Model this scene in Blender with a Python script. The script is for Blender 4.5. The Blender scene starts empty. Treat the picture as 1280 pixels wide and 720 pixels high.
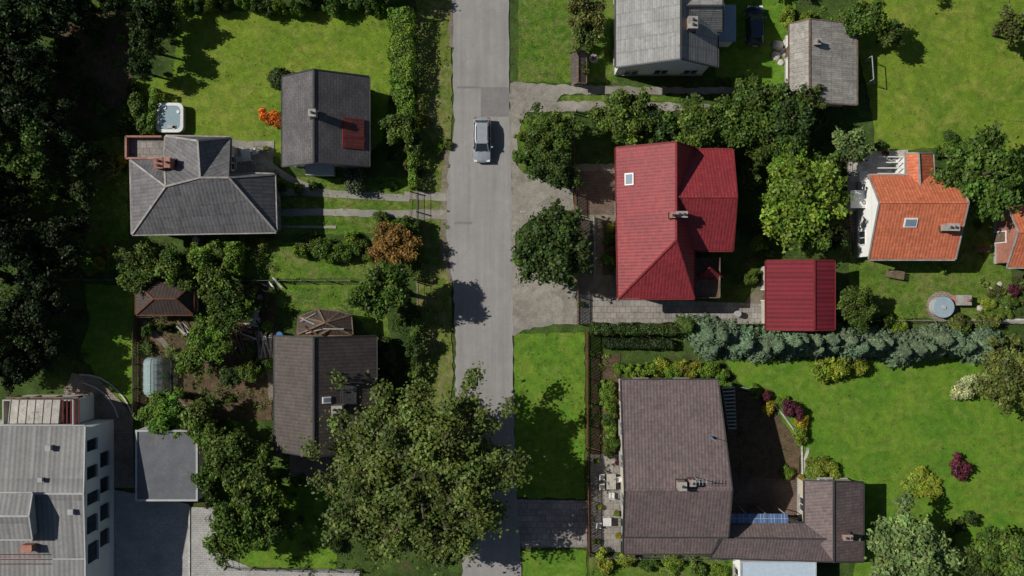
import bpy, math, random
import numpy as np
from mathutils import Vector, Matrix

random.seed(7); rng=np.random.default_rng(11)
H=90.0; S=100.0/1280.0
def W(px,py,z=0.0):
    k=S*(H-z)/H
    return Vector(((px-640)*k,(360-py)*k,z))
scene=bpy.context.scene
coll=scene.collection

# ------------------------------------------------------------------ materials
def newmat(name):
    m=bpy.data.materials.new(name); m.use_nodes=True
    nt=m.node_tree; b=nt.nodes['Principled BSDF']
    return m,nt,b
def N(nt,t,**k):
    n=nt.nodes.new(t)
    for a,v in k.items(): setattr(n,a,v)
    return n
def L(nt,a,b): nt.links.new(a,b)
def mixc(nt,fac,a,b,mode='MIX'):
    n=N(nt,'ShaderNodeMix',data_type='RGBA',blend_type=mode)
    if isinstance(fac,(int,float)): n.inputs[0].default_value=fac
    else: L(nt,fac,n.inputs[0])
    for i,c in ((6,a),(7,b)):
        if isinstance(c,(tuple,list)): n.inputs[i].default_value=(c[0],c[1],c[2],1)
        else: L(nt,c,n.inputs[i])
    return n.outputs[2]
def noi(nt,vec,scale,detail=4,rough=0.6,dist=0):
    n=N(nt,'ShaderNodeTexNoise'); n.inputs['Scale'].default_value=scale
    n.inputs['Detail'].default_value=detail; n.inputs['Roughness'].default_value=rough
    n.inputs['Distortion'].default_value=dist
    L(nt,vec,n.inputs['Vector']); return n.outputs['Fac']
def mr(nt,v,a,b,c,d):
    n=N(nt,'ShaderNodeMapRange'); n.inputs[1].default_value=a;n.inputs[2].default_value=b
    n.inputs[3].default_value=c;n.inputs[4].default_value=d; L(nt,v,n.inputs[0]); return n.outputs[0]
def pos(nt,sc=(1,1,1),rz=0):
    g=N(nt,'ShaderNodeNewGeometry'); m=N(nt,'ShaderNodeMapping'); m.inputs['Scale'].default_value=sc; m.inputs['Rotation'].default_value=(0,0,rz)
    L(nt,g.outputs['Position'],m.inputs['Vector']); return m.outputs[0]
def uvn(nt,sc=(1,1,1)):
    g=N(nt,'ShaderNodeUVMap'); g.uv_map='UVMap'; m=N(nt,'ShaderNodeMapping'); m.inputs['Scale'].default_value=sc
    L(nt,g.outputs[0],m.inputs['Vector']); return m.outputs[0]
def grey(nt,v):
    n=N(nt,'ShaderNodeCombineColor'); 
    for i in range(3): L(nt,v,n.inputs[i])
    return n.outputs[0]
def bump(nt,b,h,strength,dist):
    n=N(nt,'ShaderNodeBump'); n.inputs['Strength'].default_value=strength; n.inputs['Distance'].default_value=dist
    L(nt,h,n.inputs['Height']); L(nt,n.outputs[0],b.inputs['Normal'])

def ground_mat(name,c1,c2,c3=None,s1=0.15,s2=1.3,s3=9,var=0.45,bs=0.6,bd=0.05,rough=0.95,cfac=(0.55,0.68),c4=None,c5=None):
    m,nt,b=newmat(name); p=pos(nt)
    col=mixc(nt,mr(nt,noi(nt,p,s1,4,0.6,0.4),0.38,0.62,0,1),c1,c2)
    if c3: col=mixc(nt,mr(nt,noi(nt,p,s2*0.6,6,0.7,0.5),cfac[0],cfac[1],0,0.85),col,c3)
    if c4: col=mixc(nt,mr(nt,noi(nt,pos(nt,(1,1.3,1)),0.30,7,0.74,1.2),0.49,0.63,0,0.9),col,c4)
    if c5: col=mixc(nt,mr(nt,noi(nt,pos(nt,(1.2,1,1),0.7),0.55,7,0.75,0.8),0.56,0.68,0,0.75),col,c5)
    f2=mr(nt,noi(nt,p,s2,4),0.3,0.7,1-var*0.7,1+var*0.7)
    f3n=noi(nt,p,s3,3,0.7)
    f3=mr(nt,f3n,0.3,0.7,1-var,1+var)
    col=mixc(nt,1,col,grey(nt,f2),'MULTIPLY'); col=mixc(nt,1,col,grey(nt,f3),'MULTIPLY')
    L(nt,col,b.inputs['Base Color']); b.inputs['Roughness'].default_value=rough
    b.inputs['Specular IOR Level'].default_value=0.15
    bump(nt,b,f3n,bs,bd); return m
M={}
M['ground']=ground_mat('rough_ground',(0.03,0.055,0.012),(0.05,0.085,0.017),(0.07,0.058,0.03),s2=0.9,var=0.5)
M['lawnA']=ground_mat('lawn_yellowgreen',(0.125,0.185,0.018),(0.085,0.148,0.014),(0.17,0.19,0.045),var=0.33,s1=0.2,c4=(0.17,0.195,0.035),c5=(0.075,0.13,0.013))
M['lawnB']=ground_mat('lawn_green',(0.066,0.150,0.013),(0.094,0.175,0.016),(0.14,0.175,0.04),var=0.35,s1=0.25,c4=(0.122,0.178,0.024),c5=(0.058,0.125,0.012))
M['lawnC']=ground_mat('lawn_rough',(0.053,0.112,0.012),(0.085,0.14,0.016),(0.15,0.145,0.055),var=0.48,s1=0.4,s2=1.8,c4=(0.125,0.138,0.042),c5=(0.05,0.09,0.012))
M['verge']=ground_mat('verge_grass',(0.072,0.115,0.017),(0.105,0.135,0.024),(0.19,0.16,0.085),var=0.45,s1=0.5,s2=1.6,cfac=(0.5,0.66),c4=(0.17,0.155,0.07))
M['soil']=ground_mat('soil',(0.10,0.070,0.042),(0.07,0.05,0.032),(0.06,0.09,0.025),var=0.45,s2=1.6,s3=6)
M['gravel']=ground_mat('gravel',(0.255,0.240,0.212),(0.205,0.192,0.168),(0.14,0.145,0.08),var=0.28,s2=1.2,s3=12,cfac=(0.58,0.75),c4=(0.165,0.152,0.13))
M['gravel2']=ground_mat('dusty_gravel',(0.18,0.155,0.125),(0.14,0.12,0.095),(0.09,0.11,0.04),var=0.35,s2=1.5,s3=10)
M['concrete']=ground_mat('path_concrete',(0.25,0.24,0.21),(0.19,0.185,0.165),(0.13,0.15,0.08),var=0.22,s2=0.8,s3=8,cfac=(0.6,0.75))
M['stone']=ground_mat('pale_stone',(0.42,0.40,0.37),(0.33,0.31,0.28),(0.2,0.19,0.16),var=0.25,s3=7)
M['timber']=ground_mat('weathered_timber',(0.16,0.11,0.075),(0.11,0.08,0.06),(0.22,0.19,0.16),var=0.35,s1=1,s2=4,s3=14)
M['fence']=ground_mat('fence_paint',(0.13,0.055,0.035),(0.09,0.045,0.03),None,var=0.3,s1=1)
M['wire']=ground_mat('fence_wire',(0.14,0.14,0.13),(0.18,0.17,0.15),None,var=0.2)
M['white']=ground_mat('white_render',(0.72,0.72,0.70),(0.64,0.65,0.64),None,var=0.06,s2=0.5,bs=0.15)
M['cream']=ground_mat('cream_render',(0.48,0.43,0.34),(0.42,0.37,0.3),None,var=0.1,bs=0.15)
M['greyw']=ground_mat('grey_render',(0.35,0.35,0.34),(0.3,0.3,0.3),None,var=0.1,bs=0.15)
M['metal_g']=ground_mat('galvanised',(0.35,0.36,0.37),(0.28,0.29,0.3),None,var=0.15,rough=0.5,bs=0.1)
M['darkm']=ground_mat('dark_metal',(0.035,0.035,0.04),(0.05,0.05,0.05),None,var=0.2,rough=0.5,bs=0.1)
M['reddark']=ground_mat('red_trim',(0.16,0.025,0.027),(0.12,0.02,0.022),None,var=0.2,rough=0.6,bs=0.1)
M['bark']=ground_mat('bark',(0.06,0.045,0.03),(0.1,0.08,0.06),None,var=0.4,s2=4,s3=20)
M['blueplast']=ground_mat('blue_plastic',(0.07,0.17,0.33),(0.05,0.13,0.28),None,var=0.1,rough=0.4,bs=0.05)
M['tank']=ground_mat('tank_cover',(0.25,0.32,0.37),(0.20,0.26,0.31),None,var=0.15,rough=0.6,bs=0.1)
M['chrome']=ground_mat('weathered_cement',(0.30,0.285,0.27),(0.22,0.21,0.20),None,var=0.25,s1=1)

def brick_mat(name,c1,c2,mortar,bw=0.25,rh=0.08,ms=0.012,uv=True,rough=0.9,bs=0.4,weather=0.35,wcol=None):
    m,nt,b=newmat(name); v=uvn(nt) if uv else pos(nt)
    t=N(nt,'ShaderNodeTexBrick'); L(nt,v,t.inputs['Vector'])
    t.inputs['Scale'].default_value=1; t.inputs['Brick Width'].default_value=bw; t.inputs['Row Height'].default_value=rh
    t.inputs['Mortar Size'].default_value=ms; t.inputs['Mortar Smooth'].default_value=0.3; t.inputs['Bias'].default_value=0
    for i,c in (('Color1',c1),('Color2',c2),('Mortar',mortar)): t.inputs[i].default_value=(*c,1)
    p=pos(nt); w=noi(nt,p,0.5,5,0.65)
    col=mixc(nt,1,t.outputs['Color'],grey(nt,mr(nt,w,0.3,0.7,1-weather,1+weather*0.8)),'MULTIPLY')
    col=mixc(nt,1,col,grey(nt,mr(nt,noi(nt,p,5,4,0.7),0.3,0.7,0.8,1.2)),'MULTIPLY')
    if wcol: col=mixc(nt,mr(nt,noi(nt,p,0.9,6,0.7),0.55,0.75,0,0.6),col,wcol)
    L(nt,col,b.inputs['Base Color']); b.inputs['Roughness'].default_value=rough; b.inputs['Specular IOR Level'].default_value=0.25
    inv=N(nt,'ShaderNodeMath',operation='SUBTRACT'); inv.inputs[0].default_value=1; L(nt,t.outputs['Fac'],inv.inputs[1])
    bump(nt,b,inv.outputs[0],bs,0.02); return m
def wave_mat(name,c1,c2,period=0.2,amp=0.4,rough=0.7,weather=0.35,wcol=None,rows=1.1,dirn='X',spec=0.3,dark=0.85,rowd=0.8):
    m,nt,b=newmat(name); v=uvn(nt); sx=N(nt,'ShaderNodeSeparateXYZ'); L(nt,v,sx.inputs[0])
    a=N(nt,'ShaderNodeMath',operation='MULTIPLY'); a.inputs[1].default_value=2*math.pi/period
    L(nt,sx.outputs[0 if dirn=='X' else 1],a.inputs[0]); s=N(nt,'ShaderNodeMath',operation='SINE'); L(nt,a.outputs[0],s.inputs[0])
    r=N(nt,'ShaderNodeMath',operation='MULTIPLY'); r.inputs[1].default_value=1/rows; L(nt,sx.outputs[1 if dirn=='X' else 0],r.inputs[0])
    fr=N(nt,'ShaderNodeMath',operation='FRACT'); L(nt,r.outputs[0],fr.inputs[0])
    p=pos(nt); w=noi(nt,p,0.45,5,0.65)
    col=mixc(nt,mr(nt,w,0.35,0.65,0,1),c1,c2)
    cx=N(nt,'ShaderNodeVectorMath',operation='SNAP'); cx.inputs[1].default_value=(period,rows,1) if dirn=='X' else (rows,period,1); L(nt,v,cx.inputs[0])
    wn=N(nt,'ShaderNodeTexWhiteNoise'); L(nt,cx.outputs[0],wn.inputs['Vector'])
    col=mixc(nt,1,col,grey(nt,mr(nt,wn.outputs['Value'],0,1,0.86,1.14)),'MULTIPLY')
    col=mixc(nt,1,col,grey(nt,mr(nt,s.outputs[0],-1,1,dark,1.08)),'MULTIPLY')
    col=mixc(nt,1,col,grey(nt,mr(nt,fr.outputs[0],0.0,0.15,rowd,1.0)),'MULTIPLY')
    col=mixc(nt,1,col,grey(nt,mr(nt,noi(nt,p,4,4,0.7),0.3,0.7,1-weather*0.6,1+weather*0.5)),'MULTIPLY')
    if wcol: col=mixc(nt,mr(nt,noi(nt,p,0.8,6,0.7),0.54,0.72,0,0.6),col,wcol)
    L(nt,col,b.inputs['Base Color']); b.inputs['Roughness'].default_value=rough; b.inputs['Specular IOR Level'].default_value=spec
    bump(nt,b,s.outputs[0],amp,0.02); return m
M['slate']=brick_mat('slate_roof',(0.080,0.078,0.082),(0.100,0.096,0.096),(0.045,0.045,0.048),0.6,0.3,0.018,weather=0.3,wcol=(0.115,0.11,0.10),bs=.2)
M['slate2']=wave_mat('fibre_cement_roof',(0.125,0.123,0.13),(0.095,0.094,0.10),0.35,0.3,weather=0.4,wcol=(0.17,0.165,0.155),rows=1.1,rowd=.75)
M['browntile']=wave_mat('brown_tile_roof',(0.076,0.062,0.057),(0.060,0.049,0.046),0.33,0.35,weather=0.3,rows=0.35)
M['shedtile']=wave_mat('dark_shed_roof',(0.055,0.038,0.033),(0.043,0.032,0.029),0.33,0.35,weather=0.3,rows=0.35)
M['mauvetile']=wave_mat('mauve_tile_roof',(0.138,0.104,0.102),(0.110,0.085,0.085),0.3,0.35,weather=0.4,wcol=(0.088,0.076,0.074),rows=0.36)
M['greycor']=wave_mat('grey_corrugated_roof',(0.25,0.25,0.245),(0.20,0.20,0.20),0.22,0.4,weather=0.35,wcol=(0.15,0.15,0.14),rows=1.2,dirn='Y',rowd=.7)
M['redtile']=wave_mat('red_tile_roof',(0.225,0.028,0.034),(0.185,0.024,0.030),0.30,0.35,weather=0.3,rows=0.35,rough=0.55,wcol=(0.155,0.028,0.031))
M['redmetal']=wave_mat('red_ribbed_roof',(0.180,0.017,0.027),(0.150,0.015,0.024),0.42,0.6,weather=0.2,rows=30,rough=0.5,dark=0.72)
M['orangetile']=wave_mat('orange_tile_roof',(0.50,0.150,0.075),(0.44,0.125,0.062),0.30,0.35,weather=0.3,rows=0.36,rough=0.65,wcol=(0.36,0.12,0.07))
M['membrane']=wave_mat('roof_sheet',(0.20,0.198,0.195),(0.165,0.165,0.165),0.45,0.35,weather=0.25,rows=6,dark=0.84,wcol=(0.13,0.13,0.13))
M['garage']=ground_mat('garage_felt',(0.115,0.12,0.135),(0.10,0.105,0.115),(0.14,0.14,0.14),var=0.14,s1=0.3)
M['asbestos']=wave_mat('old_sheet_roof',(0.30,0.285,0.26),(0.21,0.20,0.185),0.2,0.4,weather=0.5,wcol=(0.12,0.12,0.10),rows=1.2,dirn='X')
M['brick']=brick_mat('red_brick',(0.36,0.10,0.06),(0.28,0.085,0.055),(0.3,0.27,0.24))
M['brickp']=brick_mat('pale_brick',(0.30,0.21,0.165),(0.24,0.165,0.13),(0.3,0.27,0.24))
M['paver']=brick_mat('block_paving',(0.24,0.19,0.155),(0.19,0.155,0.13),(0.10,0.09,0.075),0.4,0.2,0.025,uv=False,weather=0.4)
M['paverg']=brick_mat('grey_paving',(0.34,0.332,0.325),(0.30,0.292,0.285),(0.23,0.225,0.22),0.4,0.2,0.02,uv=False,weather=0.22)
M['paverb']=brick_mat('brown_paving',(0.15,0.10,0.078),(0.12,0.085,0.066),(0.07,0.058,0.05),0.4,0.2,0.03,uv=False,weather=0.4)
M['slab']=brick_mat('paving_slabs',(0.255,0.235,0.215),(0.205,0.19,0.175),(0.14,0.132,0.118),0.6,0.6,0.03,uv=False,weather=0.35)

def asphalt():
    m,nt,b=newmat('old_asphalt'); p=pos(nt)
    col=mixc(nt,mr(nt,noi(nt,p,0.22,4),0.35,0.65,0,1),(0.210,0.205,0.200),(0.245,0.238,0.230))
    ps=pos(nt,(1.6,0.06,1)); 
    col=mixc(nt,1,col,grey(nt,mr(nt,noi(nt,ps,1.0,4,0.6),0.3,0.7,0.88,1.10)),'MULTIPLY')
    col=mixc(nt,1,col,grey(nt,mr(nt,noi(nt,p,1.1,5,0.7),0.3,0.7,0.94,1.05)),'MULTIPLY')
    f=noi(nt,p,14,3,0.8); col=mixc(nt,1,col,grey(nt,mr(nt,f,0.3,0.7,0.90,1.10)),'MULTIPLY')
    v=N(nt,'ShaderNodeTexVoronoi',feature='DISTANCE_TO_EDGE'); v.inputs['Scale'].default_value=0.25
    d=N(nt,'ShaderNodeVectorMath',operation='ADD'); nn=N(nt,'ShaderNodeTexNoise'); nn.inputs['Scale'].default_value=0.9; nn.inputs['Detail'].default_value=5
    L(nt,p,nn.inputs['Vector']); sc=N(nt,'ShaderNodeVectorMath',operation='SCALE'); sc.inputs['Scale'].default_value=1.6
    L(nt,nn.outputs['Color'],sc.inputs[0]); L(nt,p,d.inputs[0]); L(nt,sc.outputs[0],d.inputs[1]); L(nt,d.outputs[0],v.inputs['Vector'])
    ck=mr(nt,v.outputs['Distance'],0.002,0.014,0.3,0.0)
    gate=mr(nt,noi(nt,p,0.25,2),0.50,0.64,0,1)
    mm=N(nt,'ShaderNodeMath',operation='MULTIPLY'); L(nt,ck,mm.inputs[0]); L(nt,gate,mm.inputs[1])
    col=mixc(nt,mm.outputs[0],col,(0.09,0.088,0.08))
    L(nt,col,b.inputs['Base Color']); b.inputs['Roughness'].default_value=0.9; b.inputs['Specular IOR Level'].default_value=0.2
    bump(nt,b,f,0.3,0.008); return m
M['asphalt']=asphalt()
M['patch']=ground_mat('asphalt_patch',(0.175,0.17,0.167),(0.155,0.15,0.148),None,var=0.12,s3=14,bs=0.3,bd=0.01)

def simple(name,c,rough=0.5,metal=0,spec=0.5,coat=0,trans=0):
    m,nt,b=newmat(name); p=pos(nt)
    col=mixc(nt,1,c,grey(nt,mr(nt,noi(nt,p,3,3),0.3,0.7,0.93,1.07)),'MULTIPLY'); L(nt,col,b.inputs['Base Color'])
    b.inputs['Roughness'].default_value=rough; b.inputs['Metallic'].default_value=metal; b.inputs['Specular IOR Level'].default_value=spec
    b.inputs['Coat Weight'].default_value=coat; b.inputs['Transmission Weight'].default_value=trans
    return m
M['glass']=simple('window_glass',(0.02,0.028,0.035),0.08,0,0.8)
M['skyl']=simple('skylight_glass',(0.16,0.20,0.25),0.2,0,0.7)
M['bluepanel']=simple('blue_solar_panel',(0.07,0.12,0.24),0.2,0,0.7)
M['frame']=simple('window_frame',(0.65,0.65,0.63),0.5)
M['carsilver']=simple('car_paint_silver',(0.42,0.45,0.48),0.32,0.55,0.5,0.5)
M['carblue']=simple('car_paint_dark_blue',(0.02,0.03,0.055),0.25,0.2,0.5,0.8)
M['tyre']=simple('tyre',(0.02,0.02,0.02),0.9)
M['lampred']=simple('tail_light',(0.35,0.02,0.02),0.3)
M['lampwhite']=simple('head_light',(0.6,0.6,0.6),0.15)
M['tubwater']=simple('tub_water',(0.22,0.30,0.33),0.08,0,0.6)
M['poly']=simple('greenhouse_polycarbonate',(0.36,0.50,0.50),0.16,0,0.8)
M['poly'].node_tree.nodes['Principled BSDF'].inputs['Alpha'].default_value=0.58
M['tarp']=simple('pale_blue_sheet',(0.36,0.44,0.52),0.5)
M['boat']=simple('light_plastic',(0.55,0.56,0.55),0.5)

def leafmat(name='foliage',tr=0.25):
    m,nt,b=newmat(name)
    o=N(nt,'ShaderNodeObjectInfo'); a=N(nt,'ShaderNodeAttribute',attribute_name='tint')
    p=pos(nt)
    col=mixc(nt,1,o.outputs['Color'],grey(nt,a.outputs['Fac']),'MULTIPLY')
    hs=N(nt,'ShaderNodeHueSaturation'); L(nt,col,hs.inputs['Color'])
    L(nt,mr(nt,noi(nt,p,0.7,3),0.3,0.7,0.470,0.520),hs.inputs['Hue']); L(nt,mr(nt,noi(nt,p,1.3,2),0.3,0.7,0.8,1.2),hs.inputs['Value'])
    L(nt,hs.outputs[0],b.inputs['Base Color']); b.inputs['Roughness'].default_value=0.55; b.inputs['Specular IOR Level'].default_value=0.3
    t=N(nt,'ShaderNodeBsdfTranslucent'); L(nt,hs.outputs[0],t.inputs['Color'])
    mx=N(nt,'ShaderNodeMixShader'); mx.inputs[0].default_value=tr
    out=nt.nodes['Material Output']; L(nt,b.outputs[0],mx.inputs[1]); L(nt,t.outputs[0],mx.inputs[2]); L(nt,mx.outputs[0],out.inputs['Surface'])
    return m
M['leaf']=leafmat()

# ------------------------------------------------------------------ mesh builder
class MB:
    def __init__(s): s.v=[];s.f=[];s.m=[];s.mats=[]
    def mi(s,k):
        mat=M[k] if isinstance(k,str) else k
        if mat not in s.mats: s.mats.append(mat)
        return s.mats.index(mat)
    def poly(s,pts,mat):
        i=len(s.v); s.v+= [Vector(p) for p in pts]; s.f.append(tuple(range(i,i+len(pts)))); s.m.append(s.mi(mat))
    def hexa(s,b,t,mat,top=None):
        n=len(b)
        s.poly(list(reversed(b)),mat); s.poly(t,top or mat)
        for i in range(n):
            j=(i+1)%n; s.poly([b[i],b[j],t[j],t[i]],mat)
    def obox(s,c,u,v,n,su,sv,sn,mat,top=None):
        c=Vector(c);u=u*su/2;v=v*sv/2;n=n*sn/2
        q=[-u-v,u-v,u+v,-u+v]
        s.hexa([c+a-n for a in q],[c+a+n for a in q],mat,top)
    def box(s,c,size,mat,rz=0,top=None):
        u=Vector((math.cos(rz),math.sin(rz),0)); v=Vector((-math.sin(rz),math.cos(rz),0))
        s.obox(c,u,v,Vector((0,0,1)),*size,mat,top)
    def beam(s,a,b,w,h,mat):
        a=Vector(a);b=Vector(b);d=(b-a); l=d.length
        if l<1e-4: return
        d/=l; up=Vector((0,0,1))
        if abs(d.z)>0.95: up=Vector((1,0,0))
        sd=d.cross(up).normalized(); n=sd.cross(d)
        s.obox((a+b)/2,d,sd,n,l,w,h,mat)
    def cyl(s,a,b,r1,r2,mat,n=12,top=None):
        a=Vector(a);b=Vector(b);d=(b-a).normalized(); up=Vector((0,0,1)) if abs(d.z)<0.9 else Vector((1,0,0))
        u=d.cross(up).normalized(); v=d.cross(u)
        A=[a+(u*math.cos(t)+v*math.sin(t))*r1 for t in [2*math.pi*i/n for i in range(n)]]
        B=[b+(u*math.cos(t)+v*math.sin(t))*r2 for t in [2*math.pi*i/n for i in range(n)]]
        A.reverse();B.reverse()
        s.hexa(A,B,mat,top)
    def obj(s,name,parent=None,smooth=False,bevel=0):
        me=bpy.data.meshes.new(name); me.from_pydata(s.v,[],s.f)
        for m in s.mats: me.materials.append(m)
        me.polygons.foreach_set('material_index',s.m)
        uvl=me.uv_layers.new(name='UVMap'); me.update()
        Z=Vector((0,0,1)); data=uvl.data
        for p in me.polygons:
            n=p.normal
            if n.length<1e-6: continue
            if abs(n.z)>0.9995: u=Vector((1,0,0));v=Vector((0,1,0))
            else: u=Z.cross(n).normalized(); v=n.cross(u)
            for li in p.loop_indices:
                co=s.v[me.loops[li].vertex_index]; data[li].uv=(co.dot(u),co.dot(v))
        if smooth:
            me.polygons.foreach_set('use_smooth',[True]*len(me.polygons))
        o=bpy.data.objects.new(name,me); coll.objects.link(o)
        if parent: o.parent=parent
        if bevel:
            bm=o.modifiers.new('b','BEVEL'); bm.width=bevel; bm.segments=2; bm.limit_method='ANGLE'
        return o
def empty(name):
    o=bpy.data.objects.new(name,None); coll.objects.link(o); o.empty_display_size=0.5; return o

# ------------------------------------------------------------------ ground sheets
def resample(pts,step=0.45,jit=0.0,closed=True):
    out=[];n=len(pts)
    for i in range(n if closed else n-1):
        a=Vector(pts[i]);b=Vector(pts[(i+1)%n]); k=max(1,int((b-a).length/step))
        for j in range(k):
            p=a.lerp(b,j/k)
            if jit: p=p+Vector((random.uniform(-jit,jit),random.uniform(-jit,jit),0))
            out.append(p)
    if not closed: out.append(Vector(pts[-1]))
    return out
def sheet(name,px,mat,z,jit=0.12,step=0.5):
    pts=[W(x,y,0) for x,y in px]
    if jit: pts=resample(pts,step,jit)
    a=sum(pts[i].x*pts[(i+1)%len(pts)].y-pts[(i+1)%len(pts)].x*pts[i].y for i in range(len(pts)))
    if a<0: pts=pts[::-1]
    mb=MB(); mb.poly([Vector((p.x,p.y,z)) for p in pts],mat); return mb.obj(name)
def ribbon(name,px,wpx,mat,z,jit=0.05):
    pts=resample([W(x,y,0) for x,y in px],0.5,0,False); l=[];r=[]
    for i,p in enumerate(pts):
        a=pts[max(0,i-1)];b=pts[min(len(pts)-1,i+1)]; d=(b-a).normalized(); n=Vector((-d.y,d.x,0))
        w=wpx*S/2
        l.append(p+n*(w+random.uniform(-jit,jit)));r.append(p-n*(w+random.uniform(-jit,jit)))
    poly=r+l[::-1]
    mb=MB(); mb.poly([Vector((p.x,p.y,z)) for p in poly],mat); return mb.obj(name)
def R(x0,y0,x1,y1): return [(x0,y0),(x1,y0),(x1,y1),(x0,y1)]

g=MB(); g.poly([(-700,-700,-0.06),(700,-700,-0.06),(700,700,-0.06),(-700,700,-0.06)],'ground'); g.obj('ground')
LZ=-0.05; li=0
for px,mat in [
 ([(195,12),(488,14),(489,110),(478,175),(440,215),(350,200),(310,180),(200,174),(168,130),(170,100),(215,95),(222,40)],'lawnA'),
 (R(345,222,520,293),'lawnC'),([(300,296),(330,300),(470,310),(465,348),(296,348)],'lawnC'),
 ([(322,353),(472,353),(500,470),(470,430),(440,388),(375,388),(330,380)],'lawnC'),
 ([(105,356),(168,356),(168,400),(165,515),(120,470),(100,440),(112,400)],'lawnB'),
 ([(300,605),(430,605),(420,712),(300,708)],'lawnB'),
 ([(90,180),(160,170),(160,330),(110,345),(80,300)],'lawnC'),
 ([(648,-60),(772,-60),(772,103),(648,103)],'lawnC'),([(895,-60),(1000,-60),(985,112),(925,112),(895,95)],'lawnB'),
 (R(702,120,850,127),'lawnC'),([(645,142),(716,142),(714,218),(690,226),(648,212)],'lawnC'),
 ([(643,418),(731,416),(731,623),(643,622)],'lawnB'),([(652,688),(733,688),(733,800),(655,800)],'lawnB'),
 ([(1072,-60),(1400,-60),(1400,200),(1180,185),(1095,188),(1092,150),(1072,60)],'lawnA'),
 ([(1062,318),(1265,330),(1268,398),(1062,398)],'lawnC'),
 ([(905,448),(1400,448),(1400,640),(1290,690),(1070,700),(1080,602),(1005,600),(1000,560),(965,505),(925,480)],'lawnB'),
 (R(737,697,930,800),'lawnC'),([(1190,188),(1300,188),(1300,330),(1195,330)],'lawnC'),
 ([(1070,690),(1300,600),(1400,600),(1400,800),(1060,800)],'lawnB'),
]:
    sheet('lawn',px,mat,LZ+li*0.003); li+=1
z=0.004
for px in [[(70,15),(165,12),(165,120),(120,150),(70,140)],R(172,395,340,525),[(912,486),(945,492),(975,520),(1000,560),(1000,604),(905,604)],
           R(296,356,345,460),R(740,442,775,575),R(754,276,772,345)]:
    sheet('garden_bed',px,'soil',z); z+=0.001
sheet('garden_bed',R(718,205,772,405),'gravel2',0.001)
sheet('garden_bed',[(930,380),(962,335),(962,405),(930,405)],'gravel2',0.0025)
sheet('grass_verge',[(520,-200),(563,-200),(565,150),(562,250),(566,470),(560,560),(520,560)],'verge',0.012)
sheet('grass_verge',[(640,560),(646,560),(650,800),(640,800)],'verge',0.012)
sheet('road_shoulder',[(556,180),(562,178),(575,180),(575,350),(562,352),(552,320),(551,260),(552,215)],'gravel2',0.0165,0.14)
sheet('road_shoulder',[(561,-80),(575,-80),(575,60),(562,60)],'gravel2',0.0167,0.12)
def road():
    mb=MB(); Lp=[(566,-1200),(566,-60),(566,60),(568,150),(560,215),(558,300),(566,350),(569,420),(570,520),(572,620),(578,720),(580,1600)]
    Rp=[(636,-1200),(636,-60),(636,60),(637,150),(640,215),(640,300),(641,350),(641,420),(642,520),(646,620),(652,720),(656,1600)]
    l=resample([W(*p) for p in Lp],0.6,0.12,False); r=resample([W(*p) for p in Rp],0.6,0.06,False)
    pts=l+r[::-1]; mb.poly([Vector((p.x,p.y,0.03)) for p in pts],'asphalt'); o=mb.obj('road')
road()
sheet('asphalt_patch',R(601,109,636,146),'patch',0.036,0.02)
sheet('asphalt_patch',R(571,108,600,110.5),'patch',0.036,0.02)
sheet('asphalt_patch',R(568,277,590,280),'patch',0.036,0.03)
sheet('driveway',[(637,103),(700,106),(772,108),(935,110),(935,117),(700,118),(697,127),(850,128),(910,134),(910,140),(770,138),(655,141),(646,180),(646,215),(637,215)],'gravel',0.020)
sheet('driveway',[(639,190),(650,214),(690,230),(716,236),(716,262),(680,262),(645,290),(645,330),(700,352),(722,362),(722,404),(700,405),(655,412),(644,420),(640,420)],'gravel',0.024)
sheet('driveway',R(722,214,768,268),'paverb',0.026,0.03)
sheet('driveway',[(723,368),(860,376),(960,380),(960,404),(723,404)],'slab',0.027,0.03)
sheet('driveway',[(640,624),(734,626),(734,684),(652,684),(644,660)],'slab',0.028,0.03)
sheet('patio',R(738,568,776,690),'slab',0.019,0.03)
sheet('patio',[(905,590),(1010,604),(1010,655),(905,655)],'paverb',0.021,0.03)
sheet('patio',[(1060,190),(1135,187),(1135,215),(1092,218),(1088,264),(1058,264)],'stone',0.02,0.05)
sheet('patio',[(1060,264),(1086,264),(1086,315),(1068,315)],'paver',0.018,0.05)
sheet('patio',R(290,176,342,222),'slab',0.02,0.05)
sheet('patio',[(362,556),(445,560),(445,600),(362,596)],'paver',0.02,0.05)
sheet('patio',[(1185,398),(1400,400),(1400,405),(1185,404)],'stone',0.02,0.04)
ribbon('garden_path',[(286,178),(310,182),(335,205),(365,225),(400,240)],8,'concrete',0.022)
ribbon('garden_path',[(352,240),(400,241),(512,248)],9,'concrete',0.024)
ribbon('garden_path',[(346,266),(400,265),(512,268)],9,'concrete',0.024)
ribbon('garden_path',[(346,283),(420,284)],3,'concrete',0.023)
ribbon('garden_path',[(505,244),(560,246)],10,'gravel',0.0235)
ribbon('garden_path',[(505,268),(562,268)],12,'gravel',0.025)
ribbon('garden_path',[(1010,560),(1000,604)],4,'stone',0.022)
ribbon('garden_path',[(312,356),(318,400),(335,450),(340,500)],7,'gravel2',0.0235,0.1)
ribbon('garden_path',[(180,402),(215,440),(222,500),(250,530)],6,'gravel2',0.0225,0.1)
sheet('driveway',[(143,612),(236,630),(236,800),(120,800)],'paverg',0.022,0)
sheet('driveway',[(238,634),(280,634),(274,660),(290,700),(320,712),(450,712),(450,800),(238,800)],'paverg',0.024,0.03)
sheet('driveway',[(90,466),(120,470),(150,500),(166,520),(168,610),(120,610),(100,520),(80,490)],'paver',0.020,0.04)
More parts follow.
